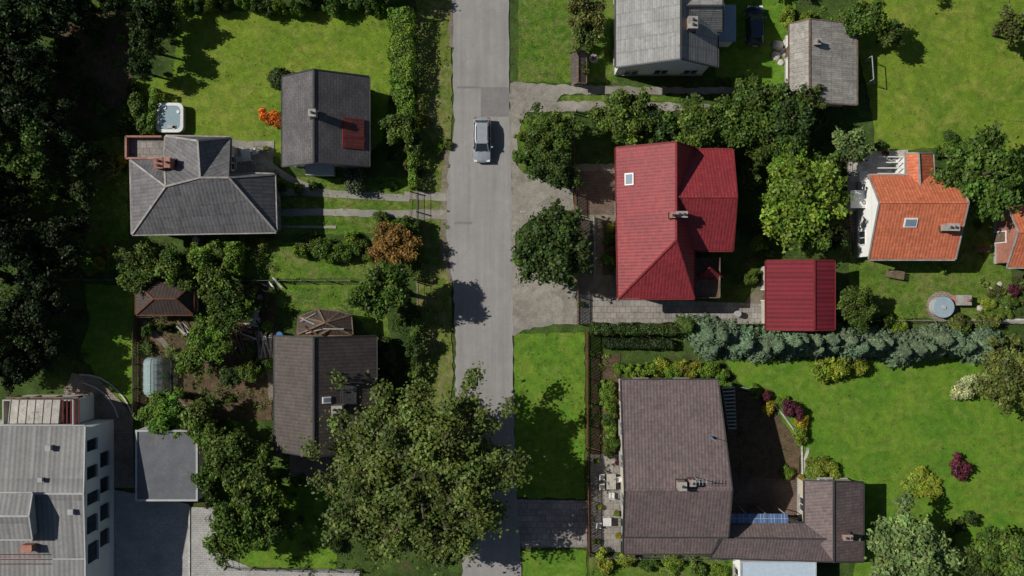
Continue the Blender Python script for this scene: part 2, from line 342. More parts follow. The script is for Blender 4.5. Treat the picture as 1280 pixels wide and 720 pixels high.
def kerb(name,pl,w=0.15,h=0.12):
    k=MB(); arc=[W(*p) for p in pl]
    for a,b in zip(arc,arc[1:]): k.beam(a+Vector((0,0,h/2)),b+Vector((0,0,h/2)),w,h,'stone')
    k.obj(name)
kerb('garden_kerb',[(100,468),(113,469),(125,472),(137,479),(147,488),(155,497),(160,505),(168,522)])
kerb('garden_kerb',[(104,478),(120,484),(133,494),(143,508),(148,522)])
kerb('driveway_kerb',[(237,632),(237,790)])
kerb('bed_edging',[(925,484),(948,490),(965,503),(978,518),(991,536),(1002,555),(1003,602)])

# ------------------------------------------------------------------ foliage
def quads_obj(name,V,tint,mats,extra=None,matidx=None):
    n=len(V)
    allV=V if extra is None else np.concatenate([V,extra]); t=len(allV)
    me=bpy.data.meshes.new(name); me.vertices.add(t*4); me.vertices.foreach_set('co',allV.reshape(-1).astype(np.float32))
    me.loops.add(t*4); me.loops.foreach_set('vertex_index',np.arange(t*4,dtype=np.int32))
    me.polygons.add(t); me.polygons.foreach_set('loop_start',np.arange(0,t*4,4,dtype=np.int32))
    try: me.polygons.foreach_set('loop_total',np.full(t,4,dtype=np.int32))
    except Exception: pass
    for m in mats: me.materials.append(m)
    mi=np.zeros(t,dtype=np.int32); mi[n:]=1; me.polygons.foreach_set('material_index',mi)
    a=me.attributes.new('tint','FLOAT','FACE'); tt=np.ones(t,dtype=np.float32); tt[:n]=tint; a.data.foreach_set('value',tt)
    me.update(calc_edges=True); me.validate()
    return me
def unit(v): return v/np.maximum(np.linalg.norm(v,axis=1,keepdims=True),1e-6)
def leafquads(P,Nn,size,jit=0.9,asp=0.62):
    n=len(P); Nn=unit(Nn+rng.normal(0,jit,(n,3))*0.6)
    r=unit(rng.normal(0,1,(n,3))); u=unit(np.cross(Nn,r)); v=np.cross(Nn,u)
    s=np.asarray(size).reshape(-1,1)*rng.uniform(0.55,1.35,(n,1)); u=u*s; v=v*s*asp
    mid=Nn*s*0.12
    return np.stack([P-u,P-v+mid,P+u,P+v+mid],axis=1)
def tube(a,b,r1,r2,n=5):
    a=np.array(a,float);b=np.array(b,float);d=b-a;d/=max(np.linalg.norm(d),1e-6)
    up=np.array([0,0,1.]) if abs(d[2])<0.9 else np.array([1.,0,0]); u=np.cross(d,up);u/=np.linalg.norm(u);v=np.cross(d,u)
    out=[]
    for i in range(n):
        t1=2*math.pi*i/n;t2=2*math.pi*(i+1)/n
        c1=u*math.cos(t1)+v*math.sin(t1);c2=u*math.cos(t2)+v*math.sin(t2)
        out.append([a+c1*r1,a+c2*r1,b+c2*r2,b+c1*r2])
    return np.array(out)
def tree_mesh(name,nl,per,nleaf,ls,br=(0.15,0.30),uneven=0.22,squash=0.75,c0=1.45):
    ph=rng.uniform(0,6.28,4); B=[];Rr=[];T=[]
    ex=[tube((0,0,0),(0.02,0.01,0.8),0.10,0.07,7),tube((0.02,0.01,0.8),(0,0,c0+0.5),0.07,0.02,6)]
    for l in range(nl):
        az=2.4*l+rng.normal(0,0.25); el=rng.uniform(-0.15,1.25)*(0.6+0.4*(l%2))+0.05
        env=1+uneven*(math.sin(2*az+ph[0])*0.4+math.sin(3*az+ph[1])*0.5+float(np.clip(rng.normal(0,0.4),-.7,.6)))
        ln=env*(1-br[0]*0.5)
        d=np.array([math.cos(az)*math.cos(el),math.sin(az)*math.cos(el),math.sin(el)*squash])
        o=np.array([0,0,c0-0.25]); lt=rng.uniform(0.75,1.25)
        ex.append(tube(o,o+d*ln*0.9,0.035,0.008,4))
        for k in range(per):
            t=(k+rng.uniform(0.2,1.0))/per; t=0.25+0.75*t
            r=br[1]+(br[0]-br[1])*t; r*=rng.uniform(0.75,1.2)
            B.append(o+d*ln*t*(1-r*0.5)+rng.normal(0,0.10,3)*np.array([1,1,0.6])*(0.5+t)); Rr.append(r); T.append(lt*rng.uniform(0.75,1.3))
    B=np.array(B);Rr=np.array(Rr);tb=np.array(T); nblob=len(B)
    B[:,2]=np.maximum(B[:,2],0.75)
    w=Rr**2;w/=w.sum(); k=rng.choice(nblob,nleaf,p=w)
    D=unit(rng.normal(0,1,(nleaf,3))); D[:,2]=np.where(D[:,2]<-0.4,-D[:,2],D[:,2])
    lump=1+0.2*np.sin(D[:,0]*7+k)*np.sin(D[:,1]*7+2*k)+0.12*np.sin(D[:,2]*11+k)
    rr=Rr[k]*lump*rng.uniform(0.3,1.3,nleaf)**0.7
    out=B[k].copy(); out[:,2]=0; rad=unit(out+1e-4)
    P=B[k]+D*rr[:,None]*np.array([1,1,0.75])+rad*(rng.exponential(0.05,nleaf)*(rng.random(nleaf)<0.3))[:,None]
    V=leafquads(P,D*0.7+np.array([0,0,0.6]),ls,1.1)
    return quads_obj(name,V,tb[k]*rng.uniform(0.55,1.5,nleaf),[M['leaf'],M['bark']],np.concatenate(ex))
def shrub_mesh(name,nleaf,ls,nblob=14,br=(0.22,0.45),tight=False):
    if tight: B=np.array([[0,0,0.45]]);Rr=np.array([0.95]);nblob=1
    else:
        B=[];Rr=[]
        for i in range(nblob):
            az=rng.uniform(0,6.28); r=rng.uniform(*br); rad=max(0,(1-r)*rng.uniform(0.2,1.15)); B.append([rad*math.cos(az),rad*math.sin(az),0.3+rng.uniform(0,0.5)*(1-rad*0.5)]);Rr.append(r)
        B=np.array(B);Rr=np.array(Rr)
    tb=rng.uniform(0.7,1.3,nblob); k=rng.choice(nblob,nleaf,p=(Rr**2)/(Rr**2).sum())
    D=unit(rng.normal(0,1,(nleaf,3))); D[:,2]=np.abs(D[:,2])*np.where(rng.random(nleaf)<0.8,1,-1)
    rr=Rr[k]*(1+0.12*np.sin(D[:,0]*8+k)*np.sin(D[:,1]*8))*(rng.uniform(0.6,1.1,nleaf)**0.5 if tight else rng.uniform(0.35,1.3,nleaf)**0.6)
    P=B[k]+D*rr[:,None]; P[:,2]=np.maximum(P[:,2],0.03)
    V=leafquads(P,D+np.array([0,0,0.3]),ls)
    ex=[tube((0,0,0),(0,0,0.5),0.05,0.03,5)]
    for i in range(6):
        a=rng.uniform(0,6.28); ex.append(tube((0,0,0.05),(0.5*math.cos(a),0.5*math.sin(a),0.6),0.03,0.01,4))
    return quads_obj(name,V,tb[k]*rng.uniform(0.55,1.45,nleaf),[M['leaf'],M['bark']],np.concatenate(ex))
def conifer_mesh(name,layers=15,nb=12):
    P=[];D=[];T=[];ex=[tube((0,0,0),(0,0,2.9),0.07,0.01,6)]
    for l in range(layers):
        f=l/(layers-1); z=0.25+2.65*f; R0=(1-f)**0.8*1.0+0.05
        for b in range(nb):
            az=2*math.pi*(b+rng.uniform(-.35,.35))/nb+l*0.7; Rb=R0*rng.uniform(0.75,1.12); tint=rng.uniform(0.7,1.3)
            d=np.array([math.cos(az),math.sin(az),0]); s=np.array([-d[1],d[0],0])
            if l%2==0: ex.append(tube((0,0,z),d*Rb*0.9+np.array([0,0,z-0.12*Rb]),0.014,0.004,3))
            n=int(12+30*R0)
            t=rng.uniform(0.12,1,n)**0.7; w=(1-t)*0.32*Rb+0.03; o=rng.uniform(-1,1,n)*w
            pz=z-0.14*Rb*t**1.5+rng.uniform(-.03,.05,n)
            P.append(d*(t*Rb)[:,None]+s*o[:,None]+np.stack([0*t,0*t,pz],1)); D.append(np.tile(d*0.35+np.array([0,0,1.]),(n,1))); T.append(tint*rng.uniform(0.7,1.3,n))
    P=np.concatenate(P);D=np.concatenate(D);T=np.concatenate(T)
    V=leafquads(P,D,np.full(len(P),0.07),0.7,0.4)
    return quads_obj(name,V,T,[M['leaf'],M['bark']],np.concatenate(ex))
TM=[tree_mesh('tree_crown_%d'%i,random.choice([16,18,21]),4,15000,0.050,br=(0.16,0.33)) for i in range(6)]
TMs=[tree_mesh('small_tree_crown_%d'%i,12,3,6500,0.072,br=(0.2,0.38)) for i in range(4)]
TMB=[tree_mesh('big_tree_crown_%d'%i,52,6,85000,0.0215,br=(0.09,0.20),uneven=0.10,squash=0.8) for i in range(1)]
SM=[shrub_mesh('shrub_mesh_%d'%i,2800,0.078) for i in range(4)]
ST=[shrub_mesh('topiary_mesh_%d'%i,3000,0.075,tight=True) for i in range(2)]
CM=[conifer_mesh('conifer_mesh_%d'%i) for i in range(3)]

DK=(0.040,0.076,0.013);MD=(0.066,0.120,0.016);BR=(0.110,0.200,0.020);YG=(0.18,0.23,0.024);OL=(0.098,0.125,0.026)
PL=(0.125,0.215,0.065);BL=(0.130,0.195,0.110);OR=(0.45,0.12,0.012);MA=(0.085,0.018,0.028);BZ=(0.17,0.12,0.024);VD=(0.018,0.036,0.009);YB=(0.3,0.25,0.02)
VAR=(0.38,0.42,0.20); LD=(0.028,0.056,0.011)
def put(name,me,cx,cy,r,h,col,unit_h,zc=0.6,rr=1.0):
    z=h*zc; p=W(cx,cy,z); rad=r*S*(H-z)/H
    o=bpy.data.objects.new(name,me); coll.objects.link(o)
    o.location=(p.x,p.y,-0.05); e=random.uniform(0.93,1.07)
    o.scale=(rad*e,rad/e,h/unit_h); o.rotation_euler=(0,0,random.uniform(0,6.28))
    v=random.uniform(0.82,1.18); o.color=(col[0]*v*random.uniform(.88,1.14),col[1]*v,col[2]*v,1); return o
def tree(cx,cy,r,h,col,name='deciduous_tree'):
    me=random.choice(TMB) if r>75 else (random.choice(TM) if r>26 else random.choice(TMs))
    return put(name,me,cx,cy,r*1.05,h,col,2.25)
def shrub(cx,cy,r,h,col,name='garden_shrub',tight=False):
    return put(name,random.choice(ST if tight else SM),cx,cy,r,h,col,1.25 if not tight else 1.4,0.5)
def conifer(cx,cy,r,h,col,name='conifer_tree'): return put(name,random.choice(CM),cx,cy,r,h,col,2.95,0.35)

for t in [
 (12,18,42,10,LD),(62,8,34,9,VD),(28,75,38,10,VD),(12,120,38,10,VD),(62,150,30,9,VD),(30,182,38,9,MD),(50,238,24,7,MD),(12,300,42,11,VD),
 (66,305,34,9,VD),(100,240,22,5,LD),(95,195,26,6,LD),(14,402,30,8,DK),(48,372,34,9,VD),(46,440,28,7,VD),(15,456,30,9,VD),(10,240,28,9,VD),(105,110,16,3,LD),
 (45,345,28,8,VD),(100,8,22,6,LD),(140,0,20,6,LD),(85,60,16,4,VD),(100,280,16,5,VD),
 (170,332,28,5,MD),(212,335,24,5,MD),(252,322,22,4.5,BR),(232,352,18,4,MD),(268,352,22,5,MD),(282,382,28,5.5,MD),(262,425,28,5.2,BR),(240,450,22,4.5,MD),(305,385,18,4,MD),
 (480,362,38,9,MD),(508,385,18,3,DK),(506,282,15,3,MD),(498,160,22,4,MD),(517,180,14,2.8,DK),
 (205,516,30,5,BR),(245,520,26,5,MD),(265,552,26,5.5,MD),(302,572,40,8,MD),(318,618,38,8,MD),(292,662,36,8,MD),(262,600,24,6,MD),(338,655,26,6,DK),
 (524,590,114,12.5,(0.072,0.118,0.020)),(458,645,46,9,(0.07,0.11,0.020)),(560,672,38,7,MD),
 (310,466,14,3,MD),(288,470,15,3,DK),(520,432,14,3,DK),
 (735,18,25,6,OL),(732,44,19,5,OL),(690,165,32,6.5,MD),(694,208,30,6,DK),(665,190,18,4.5,MD),(783,148,38,7,MD),(828,160,26,6,DK),(872,160,38,7,MD),
 (912,148,30,7,MD),(945,135,40,8,MD),(986,150,38,8,DK),(1008,128,22,7,OL),(958,178,28,6,MD),(1000,247,52,8.5,BR),(985,205,32,7,BR),(1032,215,24,6,MD),
 (1225,218,52,8,MD),(1262,33,23,5,OL),(1086,22,26,6,MD),(1112,42,18,5,DK),(690,308,47,8,DK),(1070,382,28,5,MD),(1020,292,24,6,MD),(1060,30,20,4.5,MD),
 (930,225,20,5,DK),(1045,300,16,4,DK),
 (1262,468,42,7,OL),(1262,695,42,7,MD),(1222,706,24,6,DK),
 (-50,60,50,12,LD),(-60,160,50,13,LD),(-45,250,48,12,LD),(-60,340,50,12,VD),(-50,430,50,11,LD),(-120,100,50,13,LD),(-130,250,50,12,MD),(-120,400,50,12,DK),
 (1340,60,40,8,MD),(1350,300,45,9,MD),(1340,520,40,8,MD),(1360,690,45,9,MD),(200,-60,40,8,MD),(330,-70,40,8,MD),(450,-50,36,8,MD),(1150,-80,40,8,MD),
 (420,790,45,9,MD),(760,800,35,7,MD),(1180,800,45,9,MD),(-150,560,50,10,MD),(-120,700,45,10,MD),(60,-60,45,10,DK),(700,-90,35,8,MD),(960,-80,40,8,MD),(300,800,40,8,MD),
 ]: tree(*t)
tree(1062,184,25,6,PL,'silver_leaved_tree'); tree(1135,688,56,8,PL,'silver_leaved_tree')
tree(492,308,29,4.5,BZ,'bronze_leaved_tree')
for a in range(46):
    an=a/46*6.283+random.uniform(-.05,.05); rr=random.uniform(1300,1900)
    tree(640+rr*math.cos(an),360+rr*0.8*math.sin(an),random.uniform(45,70),random.uniform(9,14),random.choice([MD,DK,BR]))
for t in [(188,12,22,6),(180,24,18,6),(180,55,19,6),(176,85,16,5),(205,20,18,5)]: tree(*t,LD,'columnar_tree')
for x in range(880,1245,17):
    conifer(x+random.uniform(-4,4),416+ (8 if x<1000 else 10) +random.uniform(-9,9)+(x-880)*0.012,random.uniform(19,27),random.uniform(3.8,6),BL,'blue_spruce')
for x in range(885,1235,26):
    conifer(x+random.uniform(-5,5),436+random.uniform(-6,6),random.uniform(15,22),random.uniform(2.6,4.2),BL,'blue_spruce')
conifer(858,408,16,4,MD); conifer(1002,404,14,4,MD)
for x in range(232,482,17): shrub(x+random.uniform(-4,4),4+random.uniform(-4,5),random.uniform(10,15),random.uniform(1.6,3),random.choice([BR,MD,DK]))
shrub(350,98,15,1.9,DK,'clipped_round_shrub',True)
shrub(337,146,16,1.8,OR,'orange_flowering_shrub')
shrub(136,207,19,2,OL); shrub(150,203,9,1.5,YB,'yellow_flowering_shrub'); shrub(122,330,9,1.5,YB,'yellow_flowering_shrub'); shrub(130,312,8,1.2,BZ)
shrub(445,226,18,2.6,(0.10,0.13,0.07)); shrub(352,232,9,1.3,MD); shrub(372,236,8,1.1,BR); shrub(390,232,7,1,MD)
for x,y,r in [(384,303,15),(404,311,16),(428,313,16),(450,308,16),(375,315,11),(465,320,12),(415,322,10),(440,300,12)]: shrub(x,y,r,random.uniform(1.4,2.3),random.choice([BR,MD,MD]))
for x in range(775,905,13): shrub(x,464+random.uniform(-4,4),random.uniform(9,13),random.uniform(1,1.7),random.choice([BR,YG,BR]))
for y in range(482,570,14): shrub(762+random.uniform(-4,4),y,random.uniform(8,13),random.uniform(.9,1.6),random.choice([BR,MD,MD]))
for t in [(958,496,9,1.2,MA),(992,513,16,1.9,MA),(962,511,10,1.2,YB),(1004,528,11,1.2,YB),(1000,546,12,1.4,YG),(1030,586,22,1.2,YG),(1018,590,14,1.0,BR),(945,489,10,1,BR),(978,500,9,1,BR),
   (1155,602,22,0.9,YG),(1142,606,16,0.8,YG),(1168,612,14,0.9,YG),(1200,584,18,1.8,MA),(1207,484,19,2,VAR),(1028,462,17,2.2,YG),(1052,458,19,2.4,YG),(1074,456,14,2,YG),
   (755,702,17,1.6,YG),(784,700,14,1.3,YG),(812,706,13,1.2,MD),(842,706,14,1.3,BR),(872,710,14,1.3,MD),(900,714,12,1.2,BR),
   (940,346,12,2.2,MD),(1245,365,14,1.0,OL),(1262,378,13,1.0,MD),(1236,378,11,0.8,YG),(1255,392,12,0.8,BR),(1268,362,10,1,MA),
   (900,500,10,1.5,BR),(905,470,9,1.2,BR),(1205,410,14,2,MD),(985,20,14,1.8,YG),(1010,20,10,1.5,BR),(1040,60,10,2,YG),(1052,80,9,1.6,BR),
   (738,60,8,1.2,MD),(728,88,13,2.9,OL),(720,66,10,2.7,MD),(762,300,8,1,MD),(760,325,9,1,BR),(762,285,7,.8,YG),(665,205,14,2,MD),(652,170,10,1.8,BR),(655,300,14,2,MD),(650,325,9,1.2,BR),
   (165,110,10,1.5,DK),(160,140,12,1.6,MD),(185,180,10,1.4,MD),(150,160,12,1.5,DK),(985,590,10,1,BR),(1080,300,8,1,BR),
   (300,660,14,1.5,BR),(374,602,10,1.4,BR),(350,620,12,1.3,MD),(480,432,14,1.6,DK),(488,470,16,1.8,DK),(476,270,10,1.2,MD),(530,150,8,1,BR),
   (1180,335,8,1,BR),(1100,180,8,1,MD),(560,180,8,.8,MD),(548,186,9,.8,BR)]: shrub(*t)
for x in range(1078,1260,15):
    if random.random()<.5: shrub(x,402+random.uniform(-4,4),random.uniform(8,13),random.uniform(1,2),random.choice([MD,OL,BR]))
for (x0,y0,x1,y1,n) in [(170,296,345,350,10),(300,352,345,470,8),(175,400,330,520,16),(60,160,165,340,14),(1195,190,1290,330,8),(720,140,1060,180,14),(925,190,1050,320,14),(255,530,350,700,12),
      (340,575,430,715,6),(1080,640,1290,715,7),(645,145,712,222,7),(60,20,165,140,14),(470,180,525,240,5),(470,390,520,475,6),(1080,170,1190,190,4),(895,100,985,118,4)]:
    for i in range(n): shrub(random.uniform(x0,x1),random.uniform(y0,y1),random.uniform(5,12),random.uniform(.6,1.6),random.choice([MD,BR,DK,OL,MD]))

def hedge(px,wpx,h,col,dens=190,ls=0.095,core=True,lump=0.25,name='clipped_hedge'):
    pts=[np.array(W(x,y,h*0.5)[:2]) for x,y in px]; w=wpx*S
    P=[];D=[]
    for a,b in zip(pts,pts[1:]):
        l=np.linalg.norm(b-a); d=(b-a)/l; s=np.array([-d[1],d[0]])
        n=int(l*w*dens); t=rng.uniform(0,l,n); o=rng.uniform(-w/2,w/2,n)*(1+0.12*np.sin(t*1.9)+0.08*np.sin(t*4.3+1))
        hh=h*(1+lump*0.5*np.sin(t*1.7+o*2)*np.sin(t*0.9+1)+lump*.25*np.sin(t*5+o*3)+rng.uniform(-.08,.05,n)); hh-= np.minimum(np.abs(o)/(w/2),1.1)**6*0.2*h
        P.append(np.stack([a[0]+d[0]*t+s[0]*o,a[1]+d[1]*t+s[1]*o,hh],1)); D.append(np.tile([0,0,1.],(n,1)))
        for sg in (-1,1):
            n=int(l*h*dens*0.6); t=rng.uniform(0,l,n); z=rng.uniform(0.05,h,n); o=sg*(w/2)*(1+0.12*np.sin(t*1.9)+0.08*np.sin(t*4.3+1)+lump*0.3*np.sin(t*2.3+z*2)+rng.uniform(-.08,.05,n))
            P.append(np.stack([a[0]+d[0]*t+s[0]*o,a[1]+d[1]*t+s[1]*o,z],1)); D.append(np.tile([s[0]*sg,s[1]*sg,0.2],(n,1)))
        for e,c in ((-1,a),(1,b)):
            n=int(w*h*dens*0.6); o=rng.uniform(-w/2,w/2,n); z=rng.uniform(0.05,h,n)
            P.append(np.stack([c[0]+s[0]*o+d[0]*e*rng.uniform(-.05,.1,n),c[1]+s[1]*o,z],1)); D.append(np.tile([d[0]*e,d[1]*e,0.2],(n,1)))
    P=np.concatenate(P);D=np.concatenate(D)
    tint=rng.uniform(0.6,1.4,len(P))*(1+0.25*np.sin(P[:,0]*2.1)*np.sin(P[:,1]*1.7))
    V=leafquads(P,D,np.full(len(P),ls),0.8)
    ex=[]
    for a,b in zip(pts,pts[1:]):
        l=np.linalg.norm(b-a); n=max(2,int(l/0.6))
        for i in range(n+1):
            c=a+(b-a)*i/n; ex.append(tube((c[0],c[1],-.05),(c[0],c[1],h*0.8),0.04,0.02,4))
    me=quads_obj(name,V,tint,[M['leaf'],M['bark']],np.concatenate(ex))
    o=bpy.data.objects.new(name,me); coll.objects.link(o); o.color=(*col,1); return o
hedge([(502,14),(503,105)],28,2.4,(0.13,0.23,0.025),lump=.15); hedge([(503,105),(512,168)],22,2.2,BR,lump=.18); hedge([(515,185),(517,235)],10,1.7,BR)
hedge([(738,411),(852,411)],13,1.8,DK); 
hedge([(755,428),(840,430)],12,1.1,VD)
hedge([(293,303),(293,344)],21,2.2,BR)
hedge([(520,275),(522,350)],10,1.5,MD,lump=.5,name='hedge_row'); hedge([(520,395),(521,475)],10,1.5,MD,lump=.5,name='hedge_row')
hedge([(168,120),(186,168)],16,1.6,MD,lump=.4,name='hedge_row'); hedge([(196,112),(190,168)],8,1.5,BR,lump=.4,name='hedge_row')
hedge([(895,478),(912,482)],8,1.2,BR,lump=.4,name='hedge_row')

def cover(name,poly,dens,col,h=0.35,rc=0.35,nl=26,ls=0.08):
    P2=[W(x,y) for x,y in poly]; xs=[p.x for p in P2];ys=[p.y for p in P2]
    area=(max(xs)-min(xs))*(max(ys)-min(ys)); n=int(area*dens)
    C=np.stack([rng.uniform(min(xs),max(xs),n),rng.uniform(min(ys),max(ys),n)],1)
    ins=np.zeros(n,bool)
    for i in range(len(P2)):
        a=P2[i];b=P2[i-1]
        cond=((a.y>C[:,1])!=(b.y>C[:,1])); xx=(b.x-a.x)*(C[:,1]-a.y)/((b.y-a.y) if abs(b.y-a.y)>1e-9 else 1e-9)+a.x
        ins^= cond&(C[:,0]<xx)
    # irregular patches (several incommensurate directions, no grid)
    nz=np.sin(C[:,0]*0.53+C[:,1]*0.31+1)+np.sin(-C[:,0]*0.37+C[:,1]*0.71+2)*0.8+rng.normal(0,0.7,n)
    C=C[ins&(nz>-0.5)]; n=len(C)
    if n==0: return
    r=rc*rng.uniform(0.5,1.5,n); hh=h*rng.uniform(0.5,1.6,n); tb=rng.uniform(0.6,1.5,n)
    k=np.repeat(np.arange(n),nl); m=len(k); D=unit(rng.normal(0,1,(m,3))); D[:,2]=np.abs(D[:,2])
    q=rng.uniform(0.4,1,m)[:,None]
    P=np.concatenate([C[k],np.zeros((m,1))],1)+D*q*np.stack([r[k],r[k],hh[k]],1); P[:,2]+=0.03
    V=leafquads(P,D+np.array([0,0,.5]),np.full(m,ls))
    me=quads_obj(name,V,tb[k]*rng.uniform(.7,1.3,m),[M['leaf']])
    o=bpy.data.objects.new(name,me); coll.objects.link(o); o.color=(*col,1)
cover('vegetable_garden_plants',[(65,15),(168,12),(168,130),(120,158),(60,150)],1.3,MD,0.4)
cover('flowers',[(70,20),(160,15),(160,60),(80,70)],0.25,(0.35,0.12,0.25),0.3,0.2,12,0.06)
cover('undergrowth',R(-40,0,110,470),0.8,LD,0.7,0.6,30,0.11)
cover('undergrowth',[(90,180),(162,165),(162,345),(105,350),(80,300)],0.7,BR,0.4)
cover('undergrowth',R(110,298,345,352),1.3,MD,0.5,0.45)
cover('garden_plants',R(172,395,340,530),1.3,MD,0.4,0.4)
cover('garden_plants',R(222,400,335,520),0.9,OL,0.4,0.4)
cover('garden_plants',R(322,350,372,385),0.9,BR,0.3)
cover('weeds',[(524,0),(562,0),(562,470),(524,470)],0.9,BR,0.15,0.25,14,0.07)
cover('weeds',R(643,140,718,228),1.2,MD,0.4,0.4)
cover('undergrowth',R(725,125,1075,178),1.0,MD,0.6,0.5)
cover('undergrowth',R(922,178,1050,325),0.9,DK,0.6,0.5)
cover('undergrowth',R(860,395,1250,448),1.0,DK,0.5,0.5)
cover('garden_plants',R(738,440,776,568),1.4,BR,0.35,0.3)
cover('garden_plants',[(912,486),(945,492),(975,520),(998,560),(998,600),(905,600)],0.35,MD,0.25,0.25)
cover('garden_plants',R(754,276,772,345),2.0,BR,0.3,0.2)
cover('garden_plants',R(737,690,925,735),0.9,BR,0.3,0.3)
cover('undergrowth',R(470,395,522,480),1.1,DK,0.5,0.5)
cover('undergrowth',R(345,590,520,730),0.7,DK,0.4,0.4)
cover('undergrowth',R(255,535,345,712),1.0,DK,0.5,0.4)
cover('weeds',R(1062,312,1262,330),0.8,BR,0.25,0.25)
cover('rock_garden_plants',R(1218,348,1282,400),1.5,OL,0.3,0.3)
cover('undergrowth',R(345,205,500,240),0.5,MD,0.3,0.3)
cover('ivy',R(1000,10,1072,40),1.4,BR,0.5,0.4)
for poly,col,d in [([(195,15),(488,16),(480,175),(310,178),(200,172)],(0.10,0.155,0.020),1.2),(R(643,418,731,622),(0.08,0.15,0.018),1.6),(R(1075,-10,1290,185),(0.11,0.165,0.022),0.9),
     ([(925,480),(1290,450),(1290,640),(1090,690),(1080,602),(1000,600)],(0.08,0.15,0.018),1.0),(R(300,300,470,400),(0.07,0.13,0.018),1.6),(R(345,222,520,293),(0.07,0.13,0.018),1.5),
     (R(648,0,770,103),(0.08,0.14,0.02),1.5),(R(900,0,985,112),(0.08,0.15,0.02),1.2),(R(1075,325,1262,398),(0.08,0.15,0.02),1.4),(R(107,358,168,500),(0.08,0.16,0.02),1.2)]:
    cover('grass_tufts',poly,d,col,0.06,0.25,7,0.045)

# ------------------------------------------------------------------ roofs / houses
class Roof:
    def __init__(s,verts,faces,th=0.16):
        s.P=[v if isinstance(v,Vector) else W(*v) for v in verts]; s.F=[]
        for f in faces:
            n=Vector((0,0,0)); pts=[s.P[i] for i in f]
            for i in range(len(pts)): n+=pts[i].cross(pts[(i+1)%len(pts)])
            s.F.append(tuple(f) if n.z>0 else tuple(reversed(f)))
        s.th=th
    def build(s,name,mat,trim,parent):
        mb=MB(); E={}
        for f in s.F:
            mb.poly([s.P[i] for i in f],mat); mb.poly([s.P[i]-Vector((0,0,s.th)) for i in reversed(f)],trim)
            for i in range(len(f)): E.setdefault(frozenset((f[i],f[(i+1)%len(f)])),[]).append((f[i],f[(i+1)%len(f)]))
        dz=Vector((0,0,s.th)); s.edges=[]
        for k2,l in E.items():
            if len(l)==1:
                a,b=s.P[l[0][0]],s.P[l[0][1]]; mb.poly([a-dz,b-dz,b,a],trim); s.edges.append((a,b))
        mb.obj(name,parent)
        cb=MB()
        for k2,l in E.items():
            a,b=s.P[l[0][0]],s.P[l[0][1]]
            if len(l)==2: cb.beam(a+Vector((0,0,.02)),b+Vector((0,0,.02)),0.17,0.08,s.capmat if hasattr(s,'capmat') else trim)
            elif abs(a.z-b.z)<0.05:
                d=(b-a).normalized(); o=Vector((d.y,-d.x,0))*0.08
                cb.beam(a+o-Vector((0,0,.08)),b+o-Vector((0,0,.08)),0.12,0.1,trim)
            else: 
                d=Vector((b.x-a.x,b.y-a.y,0)).normalized(); o=Vector((d.y,-d.x,0))*0.04
                cb.beam(a+o,b+o,0.12,0.12,trim)
        cb.obj('roof_trim',parent)
    def zat(s,x,y):
        best=None
        for f in s.F:
            pts=[s.P[i] for i in f]; ins=False
            for i in range(len(pts)):
                a=pts[i];b=pts[i-1]
                if (a.y>y)!=(b.y>y) and x<(b.x-a.x)*(y-a.y)/(b.y-a.y)+a.x: ins=not ins
            if ins:
                n=Vector((0,0,0))
                for i in range(len(pts)): n+=pts[i].cross(pts[(i+1)%len(pts)])
                n.normalize(); z=pts[0].z-(n.x*(x-pts[0].x)+n.y*(y-pts[0].y))/n.z
                if best is None or z>best[0]: best=(z,n)
        return best
    def at(s,px,py):
        z=5.0;n=Vector((0,0,1))
        for i in range(8):
            p=W(px,py,z); q=s.zat(p.x,p.y)
            if q is None: break
            z,n=q
        return W(px,py,z),n
def basis(n):
    if abs(n.z)>0.999: return Vector((1,0,0)),Vector((0,1,0))
    u=Vector((0,0,1)).cross(n).normalized(); return u,n.cross(u)
def skylight(Rf,px,py,w,l,parent,glass='skyl',frame='frame',name='skylight',ang=0):
    p,n=Rf.at(px,py); u,v=basis(n); mb=MB()
    mb.obox(p+n*0.05,u,v,n,w,l,0.14,frame); mb.obox(p+n*0.13,u,v,n,w-0.22,l-0.22,0.03,glass); mb.obj(name,parent)
def chimney(Rf,px,py,w,l,hup,mat,parent,pots=2,rz=0,name='chimney',cap=None):
    p,n=Rf.at(px,py); mb=MB(); p=W(px,py,p.z+hup)-Vector((0,0,hup)); cap=cap or 'chrome'
    mb.box((p.x,p.y,p.z+hup/2-0.5),(w,l,hup+1.0),mat,rz); mb.box((p.x,p.y,p.z+hup+0.05),(w+0.08,l+0.08,0.1),cap,rz)
    for i in range(pots):
        o=(i-(pots-1)/2)*0.42; dx,dy=(0,o) if l>w else (o,0)
        c=Vector((p.x+dx,p.y+dy,p.z+hup+0.1)); mb.cyl(c,c+Vector((0,0,.3)),0.13,0.11,mat,10,'darkm')
    mb.obj(name,parent)
    fb=MB(); fb.box((p.x,p.y,p.z+0.02),(w+0.2,l+0.2,0.1),'darkm',rz); fb.obj('flashing',parent)
